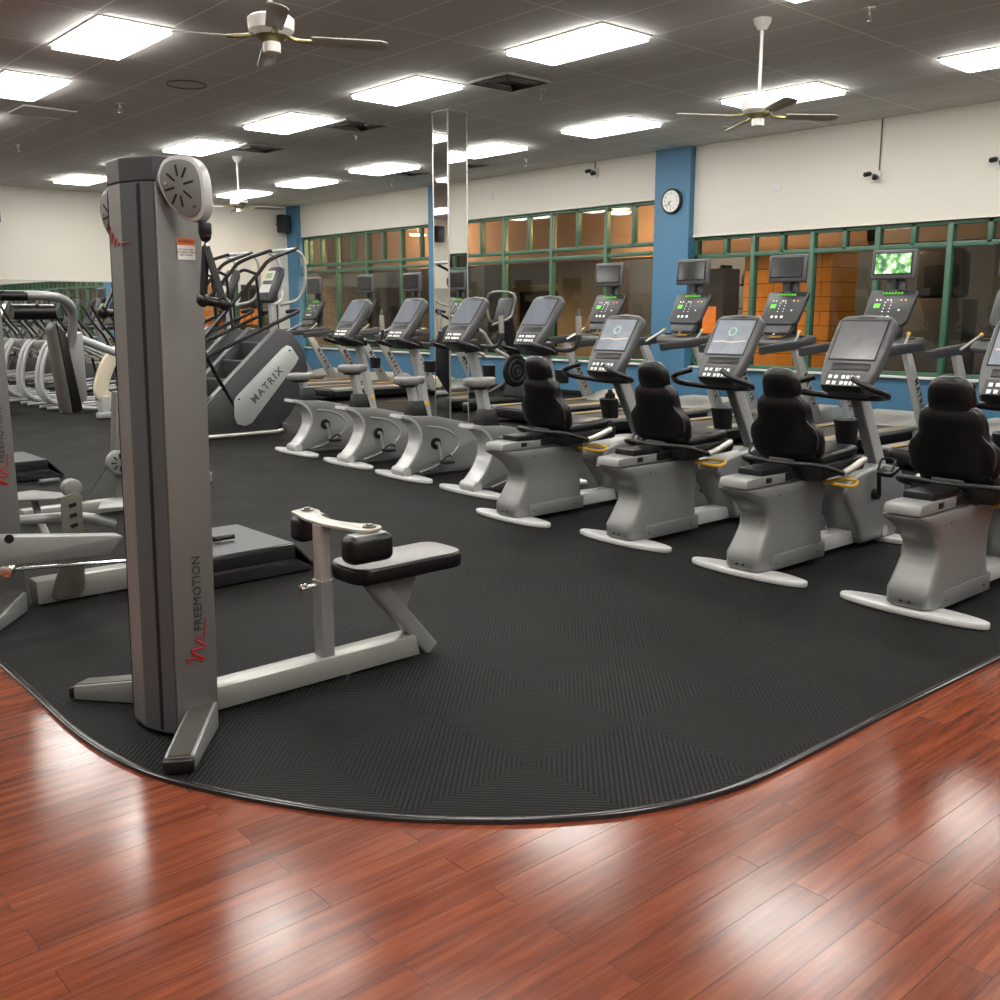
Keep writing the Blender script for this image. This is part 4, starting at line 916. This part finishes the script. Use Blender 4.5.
# ------------------------------------------------------------------ ellipticals
def elliptical():
    t = thing('elliptical_trainer', '', 'elliptical trainer', (0, 0, 0), 0, 'row of elliptical trainers')
    b = B(); b.tube([(.0, -.28, .04), (.35, -.25, .05), (1.4, -.2, .06)], .025, 10); b.tube([(0, .28, .04), (.35, .25, .05), (1.4, .2, .06)], .025, 10); b.tube([(1.4, -.3, .05), (1.4, .3, .05)], .03, 10); b.build('base_frame', 'silver_light', t)
    for sy in (-1, 1):
        b = B(); b.tube([(.45, sy * .30, .05), (.12, sy * .33, .12), (-.02, sy * .34, .30), (.0, sy * .34, .6), (.10, sy * .34, .88), (.2, sy * .33, .98)], .032, 12, 5); b.build('rear_tube', 'silver_light', t)
        b = B(); b.tube([(.15, sy * .33, .93), (.30, sy * .33, 1.05), (.36, sy * .30, 1.12)], .014, 8, 3); b.build('rear_handle', 'darkgrey', t)
        b = B(); b.box((.35, sy * .15, .30), (.38, .15, .05), bevel=.02); b.build('footplate', 'black', t)
        b = B(); b.tube([(.2, sy * .15, .27), (.7, sy * .16, .30), (1.2, sy * .16, .35)], .028, 10, 3); b.build('pedal_arm', 'silver', t)
        b = B(); b.tube([(1.2, sy * .22, .35), (1.05, sy * .28, .95), (.85, sy * .28, 1.25), (.72, sy * .25, 1.5)], .02, 10, 5); b.build('moving_arm', 'black', t)
        b = B(); b.tube([(.2, sy * .33, .98), (.55, sy * .30, .92), (1.0, sy * .2, .70)], .022, 8, 3); b.build('side_link', 'silver', t)
    b = B(); b.loft([(.05, 1.2, 0, .28, .16, 3), (.4, 1.2, 0, .28, .16, 3), (.6, 1.15, 0, .15, .1, 3)], 24); b.build('drive_housing', 'darkgrey', t)
    b = B(); b.bb(.15, .3, -.33, .33, .86, .98, .02); b.build('cross_panel', 'silver', t)
    b = B(); b.tube([(1.15, 0, .55), (1.0, 0, 1.25)], .03, 10, sq=(.04, .04)); b.build('mast', 'silver', t)
    b = B(); b.box((.95, 0, 1.40), (.07, .30, .42), (0, R(24), 0), bevel=.03, seg=3); cn = b.build('console', 'midgrey', t)
    b = B(); b.box((.915, 0, 1.44), (.006, .22, .22), (0, R(24), 0)); b.build('screen', 'glossblack', cn)
    return t
EL = elliptical()
els = ['nearest elliptical trainer in the left row', 'second elliptical trainer from the front of the left row', 'third elliptical trainer from the front of the left row', 'fourth elliptical trainer from the front of the left row', 'fifth elliptical trainer from the front of the left row', 'sixth elliptical trainer from the front, near the far mirror', 'farthest elliptical trainer, right before the far mirror']
for i in range(7): place(EL, i == 0, (4.66, 14.75 + i * .88, 0), 0, els[i] + ', silver curved tubes')

# ------------------------------------------------------------------ cable machine (foreground)
def shear_top(b, dx, z0, z1):
    for v in b.bm.verts: v.co.x += dx * (v.co.z - z0) / (z1 - z0)
    return b
def tower(name, label, loc, heads=True, SH=.035, tz=0.):
    """local frame: origin = floor under column axis, beam runs +x"""
    t = thing(name, label, 'cable machine', loc)
    half = [(-.205, .0), (-.205, .075), (-.175, .165), (-.145, .20), (.0, .205), (.0, 0)]
    sy = .205
    side = [(-.145, -.205), (0, -.205), (0, .205), (-.145, .205), (-.146, .195), (-.146, -.195)]
    b = B(); b.prism([(-.146, -.205), (0, -.205), (0, .145), (-.146, .145)], .025, 1.79, 'z', .006); shear_top(b, SH, 0, 1.8); col = b.build('column', 'tower_side', t)
    b = B(); b.prism([(-.202, -.078), (-.176, -.152), (-.150, -.198), (-.148, -.198), (-.148, .138), (-.15, .138), (-.176, .092), (-.202, .018)], .02, 1.79, 'z', .003); shear_top(b, SH, 0, 1.8); bk = b.build('front_cover', 'tower_back', t, 'slate grey faceted cover', sharp=15)
    b = B()
    for s_ in (-1, 1): b.prism([(-.1765, -.03 + s_ * .126), (-.181, -.03 + s_ * .116), (-.176, -.03 + s_ * .114), (-.17, -.03 + s_ * .126)], .03, 1.785, 'z')
    shear_top(b, SH, 0, 1.8); b.build('cover_seam', 'black', bk)
    b = B(); b.prism([(-.2035, -.076), (-.2035, .016), (-.200, .016), (-.200, -.076)], .03, 1.785, 'z'); shear_top(b, SH, 0, 1.8); b.build('cover_strip', 'tower_side', bk)
    b = B(); b.prism([(-.205, -.08), (-.177, -.155), (-.15, -.20), (.0, -.20), (.0, .14), (-.15, .14), (-.177, .095), (-.205, .02)], 1.79, 1.865, 'z', .006); b.xf(Matrix.Translation((.035, 0, 0))); b.build('top_cap', 'darkgrey', t, sharp=15)
    # lettering on the column side
    for s_ in (-1, 1):
        yy = -.03 + s_ * .1765
        if s_ < 0: rt_, up_ = V((.019, 0, 1)), V((-1, 0, .019))
        else: rt_, up_ = V((.019, 0, 1)), V((1, 0, -.019))
        b = B(); b.text('FREEMOTION', .040, (-.052, yy, .488 + tz), rt_, up_, .001, width=1.06); b.build('lettering', 'ink', col)
        pts = [(-.092, .250), (-.104, .262), (-.098, .272), (-.078, .268), (-.05, .258), (-.040, .258), (-.082, .290), (-.083, .298), (-.040, .300), (-.036, .306), (-.066, .330), (-.066, .336), (-.036, .340), (-.030, .40)]
        b = B(); b.tube([(x, yy, z + tz) for x, z in pts], .003, 6, radii=[.0022, .003, .004, .0045, .004, .004, .0045, .003, .002]); b.build('red_pulse_mark', 'red', col, 'red heartbeat line mark')
    hb = [(-.2045, .012, 1.665), (-.2045, .005, 1.61), (-.2045, -.008, 1.645), (-.2045, -.02, 1.60), (-.2045, -.032, 1.628), (-.2045, -.045, 1.602), (-.2045, -.058, 1.612), (-.2045, -.078, 1.61), (-.192, -.112, 1.613)]
    b = B(); b.tube([(x + SH * z / 1.8, y, z) for x, y, z in hb], .0015, 5); b.build('red_pulse_line', 'red', bk)
    b = B(); b.bb(-.075, -.018, -.209, -.2065, 1.56, 1.625); b.xf(Matrix.Translation((.022, 0, 0))); sk = b.build('warning_sticker', 'sticker', col)
    b = B(); b.bb(-.075, -.018, -.2095, -.209, 1.604, 1.625); b.xf(Matrix.Translation((.022, 0, 0))); b.build('sticker_band', 'sticker_o', sk)
    b = B(); b.text('WARNING', .011, (-.024, -.2098, 1.615), (1, 0, 0), (0, 0, 1), .0003); b.text('DO NOT USE\nMACHINE IF PARTS\nARE WORN', .008, (-.026, -.2093, 1.582), (1, 0, 0), (0, 0, 1), .0003); b.build('sticker_text', 'ink', sk)
    # pulley heads on both sides
    for s_ in ((-1, 1) if heads else ()):
        c = V((-.055, -.03 + s_ * .255, 1.763 if s_ < 0 else 1.715)); 
        nrm = V((-.75, -.66, 0)).normalized() if s_ < 0 else V((-.93, -.2, 0)).normalized(); h = V((-nrm.y, nrm.x, 0))
        u = V((0, 0, 1))
        m = Matrix(((h.x, u.x, nrm.x, c.x), (h.y, u.y, nrm.y, c.y), (h.z, u.z, nrm.z, c.z), (0, 0, 0, 1)))
        teardrop = [(p.x * .93, p.y * .96) for p in spline([(-.075, .045, 0), (-.05, .085, 0), (0, .098, 0), (.05, .085, 0), (.075, .045, 0), (.082, -.02, 0), (.078, -.07, 0), (.055, -.098, 0), (.02, -.10, 0), (-.02, -.075, 0), (-.055, -.03, 0), (-.075, .02, 0)], 3)]
        b = B(); b.prism(teardrop, -.032, .03, 'z', .006); b.xf(m); ph = b.build('pulley_head', 'silver_light', t)
        b = B(); b.prism([(x * .86, y * .86) for x, y in teardrop], .03, .036, 'z', .002); b.xf(m); fc = b.build('head_face', 'tower_side', ph)
        b = B()
        for k in range(8):
            a = k * PI / 4 + .2; ca, sa = math.cos(a), math.sin(a)
            b.box((.0 + .03 * ca, .005 + .045 * sa, .0365), (.032, .006, .002), (0, 0, math.atan2(1.3 * sa, ca)))
        b.xf(m); b.build('face_slots', 'black', fc)
        b = B(); b.cyl((-.042, .012, .036), (-.042, .012, .04), .005, 10); b.xf(m); b.build('face_bolt', 'chrome', fc)
        b = B(); b.cyl((.045, -.055, .036), (.045, -.055, .04), .004, 8); b.xf(m); b.build('face_bolt', 'darkgrey', fc)
        b = B(); b.cyl((-.065, -.03 + s_ * .17, 1.785), (-.065, -.03 + s_ * .232, 1.78), .045, 20, .006); b.build('swivel_arm', 'midgrey', t)
        off = .058 if s_ < 0 else -.01
        q = V((c.x + h.x * off, c.y + h.y * off, c.z - .108))
        b = B(); b.cyl(q + V((0, 0, .01)), q + V((0, 0, -.028)), .02, 16, .006); b.sph(q + V((0, 0, -.03)), .018); b.build('cable_stop', 'black', t)
        top = q + V((0, 0, -.06)); 
        b = B(); b.torus(top, (1, 0, 0), .010, .003, 12); b.build('snap_hook', 'chrome', t)
        if s_ < 0: ga, gb = top + V((-.018, .0, -.160)), top + V((.036, -.03, -.172))
        else: ga, gb = top + V((-.075, .0, -.15)), top + V((-.005, .02, -.155))
        b = B(); b.tube([ga, top], .008, 8, sq=(.012, .003)); b.tube([gb, top], .008, 8, sq=(.012, .003)); st = b.build('handle_strap', 'black', t)
        b = B(); b.cyl(ga, gb, .014, 14); b.sph(ga, .021); b.sph(gb, .021); b.build('handle_grip', 'vinyl', st)
    # splayed feet
    for s_ in (-1, 1):
        Q = lambda x, y, z: (x, s_ * y - (.035 if s_ > 0 else 0), z)
        r0, r1 = (-.085, .165), (.0, .20)      # rear pair (x,y)
        t0, t1 = (-.285, .415), (-.205, .46)   # tip pair
        if s_ > 0: pass
        b = B(); b.hull8([Q(r0[0], r0[1], .004), Q(r1[0], r1[1], .004), Q(r1[0], r1[1], .10), Q(r0[0], r0[1], .10)], [Q(t0[0], t0[1], .004), Q(t1[0], t1[1], .004), Q(t1[0], t1[1], .055), Q(t0[0], t0[1], .055)], .004); ft = b.build('foot', 'silver', t)
        def lp(a, b_, f): return a + (b_ - a) * f
        i0 = (lp(r0[0], r1[0], .12), lp(r0[1], r1[1], .12)); i1 = (lp(r0[0], r1[0], .88), lp(r0[1], r1[1], .88)); j0 = (lp(t0[0], t1[0], .12), lp(t0[1], t1[1], .12)); j1 = (lp(t0[0], t1[0], .88), lp(t0[1], t1[1], .88))
        b = B(); b.hull8([Q(*i0, .097), Q(*i1, .097), Q(*i1, .104), Q(*i0, .104)], [Q(*j0, .054), Q(*j1, .054), Q(*j1, .0585), Q(*j0, .0585)]); b.build('foot_plate', 'darksteel', ft)
        b = B(); b.hull8([Q(t0[0], t0[1], .006), Q(t1[0], t1[1], .006), Q(t1[0], t1[1], .05), Q(t0[0], t0[1], .05)], [Q(t0[0] - .012, t0[1] + .015, .006), Q(t1[0] - .012, t1[1] + .015, .006), Q(t1[0] - .012, t1[1] + .015, .046), Q(t0[0] - .012, t0[1] + .015, .046)], .003); b.build('foot_cap', 'black', ft)
    return t
T1 = tower('cable_machine', 'tall grey cable tower with twin pulley heads, low seat and knee pads in the foreground', (1.42, 3.25, 0))
t = T1
b = B(); b.prism([(0, .012), (.95, .012), (.93, .095), (0, .095)], -.085, .02, 'y', .004); bm_ = b.build('base_beam', 'beam', t)
b = B(); b.cyl((.60, -.075, 0), (.60, -.075, .012), .014, 14); b.build('leveling_foot', 'chrome', bm_)
b = B(); b.tube([(.53, -.03, .09), (.53, -.03, .395)], .03, 12, sq=(.028, .036)); b.build('pad_post', 'silver', t)
b = B(); b.tube([(.53, -.03, .39), (.53, -.03, .61)], .03, 12, sq=(.022, .030)); b.build('pad_post_inner', 'brushed', t)
b = B(); b.cyl((.50, -.03, .375), (.46, -.03, .375), .010, 10); b.cyl((.465, -.03, .375), (.435, -.03, .375), .017, 14, .004); b.build('pull_pin', 'chrome', t)
plate = [(p.x, p.y) for p in spline([(.55, .22, 0), (.60, .235, 0), (.645, .205, 0), (.64, .15, 0), (.60, .08, 0), (.585, -.03, 0), (.61, -.13, 0), (.655, -.21, 0), (.65, -.26, 0), (.60, -.285, 0), (.555, -.26, 0), (.535, -.18, 0), (.515, -.08, 0), (.515, .05, 0), (.53, .13, 0)], 3)]
b = B(); b.prism(plate, .61, .622, 'z', .002); pb = b.build('pad_bracket', 'brushed', t)
for x, y in ((.605, .19), (.61, -.24)):
    b = B(); b.cyl((x, y, .622), (x, y, .628), .026, 20); b.cyl((x, y, .628), (x, y, .634), .013, 6); b.build('bracket_bolt', 'darksteel', pb)
for y, x, wd in ((.19, .615, .15), (-.26, .585, .19)):
    b = B(); b.box((x, y, .552), (wd, .095, .105), bevel=.03, seg=4); rp = b.build('knee_pad', 'vinyl', t)
    b = B(); b.box((x, y, .604), (wd - .05, .055, .006), bevel=.002); b.build('pad_cap', 'silver_light', rp)
st = [(p.x, p.y) for p in spline([(.63, .06, 0), (.63, -.06, 0), (.66, -.115, 0), (.72, -.13, 0), (1.0, -.125, 0), (1.11, -.125, 0), (1.155, -.09, 0), (1.165, 0, 0), (1.155, .09, 0), (1.11, .125, 0), (1.0, .125, 0), (.72, .13, 0), (.66, .115, 0), (.63, .06, 0)], 3)][:-1]
b = B(); b.prism(st, .362, .425, 'z', .012, 3); b.xf(Matrix.Translation((0, -.01, 0))); se = b.build('seat', 'vinyl', t)
b = B(); b.prism([(.895 + (x - .895) * .975, y * .95) for x, y in st], .424, .4285, 'z', .002); b.xf(Matrix.Translation((0, -.01, 0))); b.build('seat_top', 'seatgrey', se, 'grey vinyl seat surface')
b = B(); b.tube([(.745, -.035, .355), (1.03, -.035, .012)], .03, 16, sq=(.03, .036)); b.build('seat_strut', 'silver', t)
b = B(); b.hull8([(.80, -.04, .36), (.98, -.04, .36), (.98, -.028, .36), (.80, -.028, .36)], [(.86, -.04, .2), (.90, -.04, .16), (.90, -.028, .16), (.86, -.028, .2)]); b.build('seat_gusset', 'silver', t)

# second tower at the left edge with lever machine
T2 = tower('cable_machine', 'grey cable tower cut by the left frame edge, lettered like the foreground tower', (1.36, 5.11, 0), False, 0., .36)
t = thing('lever_press', 'silver lever arm machine on long base beam with slotted bronze plate, left edge', 'weight machine', (1.42, 5.05, 0))
b = B(); b.prism([(0, .012), (.56, .012), (.56, .125), (0, .125)], -.10, .01, 'y', .004); b.build('base_beam', 'beam', t)
b = B(); b.cyl((.30, -.09, 0), (.30, -.09, .012), .014, 12); b.build('leveling_foot', 'chrome', t)
b = B(); b.prism([(-.45, .475), (.28, .375), (.30, .365), (.22, .285), (-.45, .325)], -.46, -.38, 'y', .008); la = b.build('lever_arm', 'silver', t)
b = B(); b.cyl((-.2, -.463, .43), (-.2, -.458, .43), .02, 14); b.build('arm_hole', 'black', la)
b = B(); b.cyl((-.17, -.30, .255), (.45, -.30, .20), .009, 10); b.cyl((-.19, -.32, .256), (-.15, -.28, .256), .03, 16, .006); b.build('link_rod', 'chrome', t)
b = B(); b.prism([(.08, .02), (.19, .02), (.22, .06), (.24, .52), (.20, .545), (.14, .52), (.13, .25), (.06, .05)], -.115, -.102, 'y', .003); sp = b.build('slotted_plate', 'olive', t)
b = B()
for k in range(4): b.box((.19, -.117, .48 - k * .05), (.035, .004, .018), (0, R(-15), 0))
b.build('plate_slots', 'black', sp)
b = B(); b.cyl((.10, -.12, .04), (.10, -.115, .04), .012, 8); b.cyl((.18, -.12, .10), (.18, -.115, .10), .012, 8); b.build('plate_bolts', 'chrome', sp)
b = B(); b.cyl((.21, -.09, .555), (.21, -.03, .555), .045, 24, .005); b.build('pulley', 'silver', t)
b = B(); b.tube([(-.05, -.02, .42), (.25, -.02, .40), (.42, -.02, .34)], .025, 10, 3); b.build('back_arm', 'silver', t)
b = B(); b.prism([(.33, -.05), (.62, -.12), (.64, .12), (.42, .14)], .42, .435, 'z', .004); b.build('small_seat', 'seatgrey', t)
b = B(); b.cyl((.50, 0, .42), (.50, 0, .1), .022, 12); b.build('seat_post', 'silver', t)
b = B(); b.prism([(.12, .62), (.30, .52), (.44, .60), (.30, .86), (.14, .84)], .40, .412, 'z', .004); b.build('foot_rest', 'seatgrey', t)
b = B(); b.tube([(.25, .7, .40), (.25, .5, .2), (.25, 0, .1)], .02, 10, 3); b.build('rest_arm', 'silver', t)

# platform (step plate)
def platform(label, loc, rz=0):
    t = thing('step_platform', label, 'platform', loc, rz)
    top = [(-.62, -.33), (0, -.33), (0, .33), (-.62, .33)]
    b = B(); b.prism([(-.66, .09), (.0, .09), (.13, .02), (.13, .01), (-.66, .01)], -.33, .33, 'y', .003); b.build('skirt', 'glossblack', t)
    b = B(); b.bb(-.66, .005, -.335, .335, .09, .17, .004); pt = b.build('deck_plate', 'glossblack', t)
    b = B(); b.prism([(0, .17), (.13, .03), (.125, .02), (0, .155)], -.33, .33, 'y'); b.build('ramp', 'glossblack', pt)
    b = B(); b.bb(-.65, -.0, -.325, .325, .17, .173); b.build('tread_surface', 'darkgrey', pt)
    return t
platform('black step platform with grey top just behind the foreground tower', (2.665, 5.01, 0))
platform('farther black step platform on the mat at left, beyond the lever machine', (2.70, 9.15, 0))
t = thing('cable_attachment', 'small black cable handle lying on the step platform behind the tower', 'cable handle', (2.36, 4.98, .19))
b = B(); b.cyl((-.02, .0, .0), (.10, -.02, .005), .015, 12, .004); b.build('grip', 'vinyl', t)
b = B(); b.tube([(-.06, -.03, -.005), (-.02, 0, .01), (0, -.05, 0)], .008, 6, 3); b.build('strap', 'black', t)
t = thing('cable_attachment', 'tiny silver-ended cable handle lying on the mat beside the farther step platform', 'cable handle', (2.62, 8.55, .03))
b = B(); b.cyl((-.08, 0, .0), (.08, .0, .0), .022, 12, .004); b.build('grip', 'midgrey', t)

# low pulley machine with orange sticker and beige frame
t = thing('low_row_machine', 'silver low pulley machine with round slotted pulley and orange sticker left of tower', 'weight machine', (2.64, 7.2, 0))
b = B(); b.bb(-.68, .15, -.22, -.12, .02, .10, .004); b.build('base_beam', 'beam', t)
b = B(); b.hull8([(-.05, -.16, .05), (.16, -.16, .05), (.16, -.04, .05), (-.05, -.04, .05)], [(.02, -.15, .85), (.14, -.15, .85), (.14, -.05, .85), (.02, -.05, .85)], .006); ps = b.build('upright', 'tower_side', t)
b = B(); b.bb(.02, .075, -.17, -.163, .53, .575); b.build('orange_sticker', 'sticker_o', ps)
b = B(); b.cyl((-.02, -.23, .36), (-.02, -.17, .36), .085, 28, .008); pd = b.build('pulley', 'silver', t)
b = B()
for k in range(8):
    a = k * PI / 4; b.box((-.02 + .045 * math.cos(a), -.232, .36 + .045 * math.sin(a)), (.035, .004, .010), (0, -a, 0))
b.build('pulley_slots', 'black', pd)
b = B(); b.tube([(-.10, -.20, .34), (-.28, -.2, .11)], .006, 6); b.build('cable', 'darkgrey', t)
t = thing('leg_machine', 'cream painted curved frame machine partly hidden left of the tower', 'weight machine', (4.93, 13.55, 0))
b = B(); b.tube([(.55, 0, 1.0), (.2, 0, .85), (.02, 0, .55), (.0, 0, .30), (.35, 0, .22), (.6, 0, .5)], .05, 12, 5, sq=(.05, .09)); b.build('curved_frame', 'beige', t)
b = B(); b.bb(-.15, .5, -.2, -.1, .02, .09, .01); b.bb(-.05, .05, -.1, .1, .05, .3, .01); b.build('base', 'silver_light', t)

# chest press with pad and curved bar
t = thing('chest_press', 'exercise machine with tall dark back pad and curved grey bar with black roll', 'weight machine', (2.5, 7.75, 0))
b = B(); b.hull8([(.0, -.14, .66), (.05, -.14, .66), (.05, .06, .66), (.0, .06, .66)], [(-.06, -.12, 1.28), (-.02, -.12, 1.34), (-.02, .04, 1.34), (-.06, .04, 1.28)], .02); pdk = b.build('back_pad', 'paddark', t)
b = B(); b.hull8([(.035, -.145, .66), (.12, -.145, .68), (.12, .16, .68), (.035, .16, .66)], [(-.02, -.12, 1.33), (.045, -.12, 1.26), (.045, .14, 1.26), (-.02, .14, 1.33)], .02); b.build('pad_cushion', 'vinyl', pdk)
b = B(); b.hull8([(.10, -.10, .72), (.17, -.10, .76), (.17, .1, .76), (.10, .1, .72)], [(.05, -.10, 1.22), (.17, -.10, 1.26), (.17, .1, 1.26), (.05, .1, 1.22)], .01); b.build('pad_backing', 'silver', t)
b = B(); b.tube([(-.52, -.25, 1.51), (-.10, -.25, 1.51), (.04, -.22, 1.46), (.09, -.15, 1.36), (.08, -.1, 1.16)], .032, 14, 5); cb = b.build('curved_bar', 'silver', t)
b = B(); b.tube([(-.52, -.25, 1.51), (-.25, -.25, 1.51)], .036, 14); b.build('bar_grip', 'vinyl', cb)
b = B(); b.tube([(-.34, -.2, 1.40), (-.06, -.2, 1.40)], .055, 16); b.build('head_roll', 'vinyl', t)
b = B(); b.tube([(-.2, -.2, 1.40), (-.15, -.22, 1.50)], .012, 6); b.build('roll_bracket', 'chrome', t)
b = B(); b.tube([(.10, 0, 1.24), (.5, .1, 1.08), (.85, .15, .95)], .03, 12, 3); b.build('diagonal_arm', 'silver_light', t)
b = B(); b.tube([(.85, .15, .04), (.85, .15, 1.1)], .05, 12, sq=(.05, .05)); b.bb(.6, 1.2, .05, .25, .0, .08, .01); b.build('frame', 'silver', t)

# ------------------------------------------------------------------ camera, world, view
YAW = R(41.6); PITCH = math.atan(188 / 1000)
cam = bpy.data.cameras.new('camera'); cam.lens = 36; cam.sensor_width = 36; cam.clip_end = 200
co = bpy.data.objects.new('camera', cam); COL.objects.link(co)
co.location = (0, 0, 1.4); co.rotation_euler = (PI / 2 - PITCH, 0, -YAW)
S.camera = co
w = bpy.data.worlds.new('world'); S.world = w; w.use_nodes = True
w.node_tree.nodes['Background'].inputs[0].default_value = (.02, .02, .025, 1)
w.node_tree.nodes['Background'].inputs[1].default_value = .3
vs = S.view_settings; vs.view_transform = 'Standard'; vs.look = 'None'; vs.gamma = 1; vs.use_curve_mapping = False; vs.exposure = .8
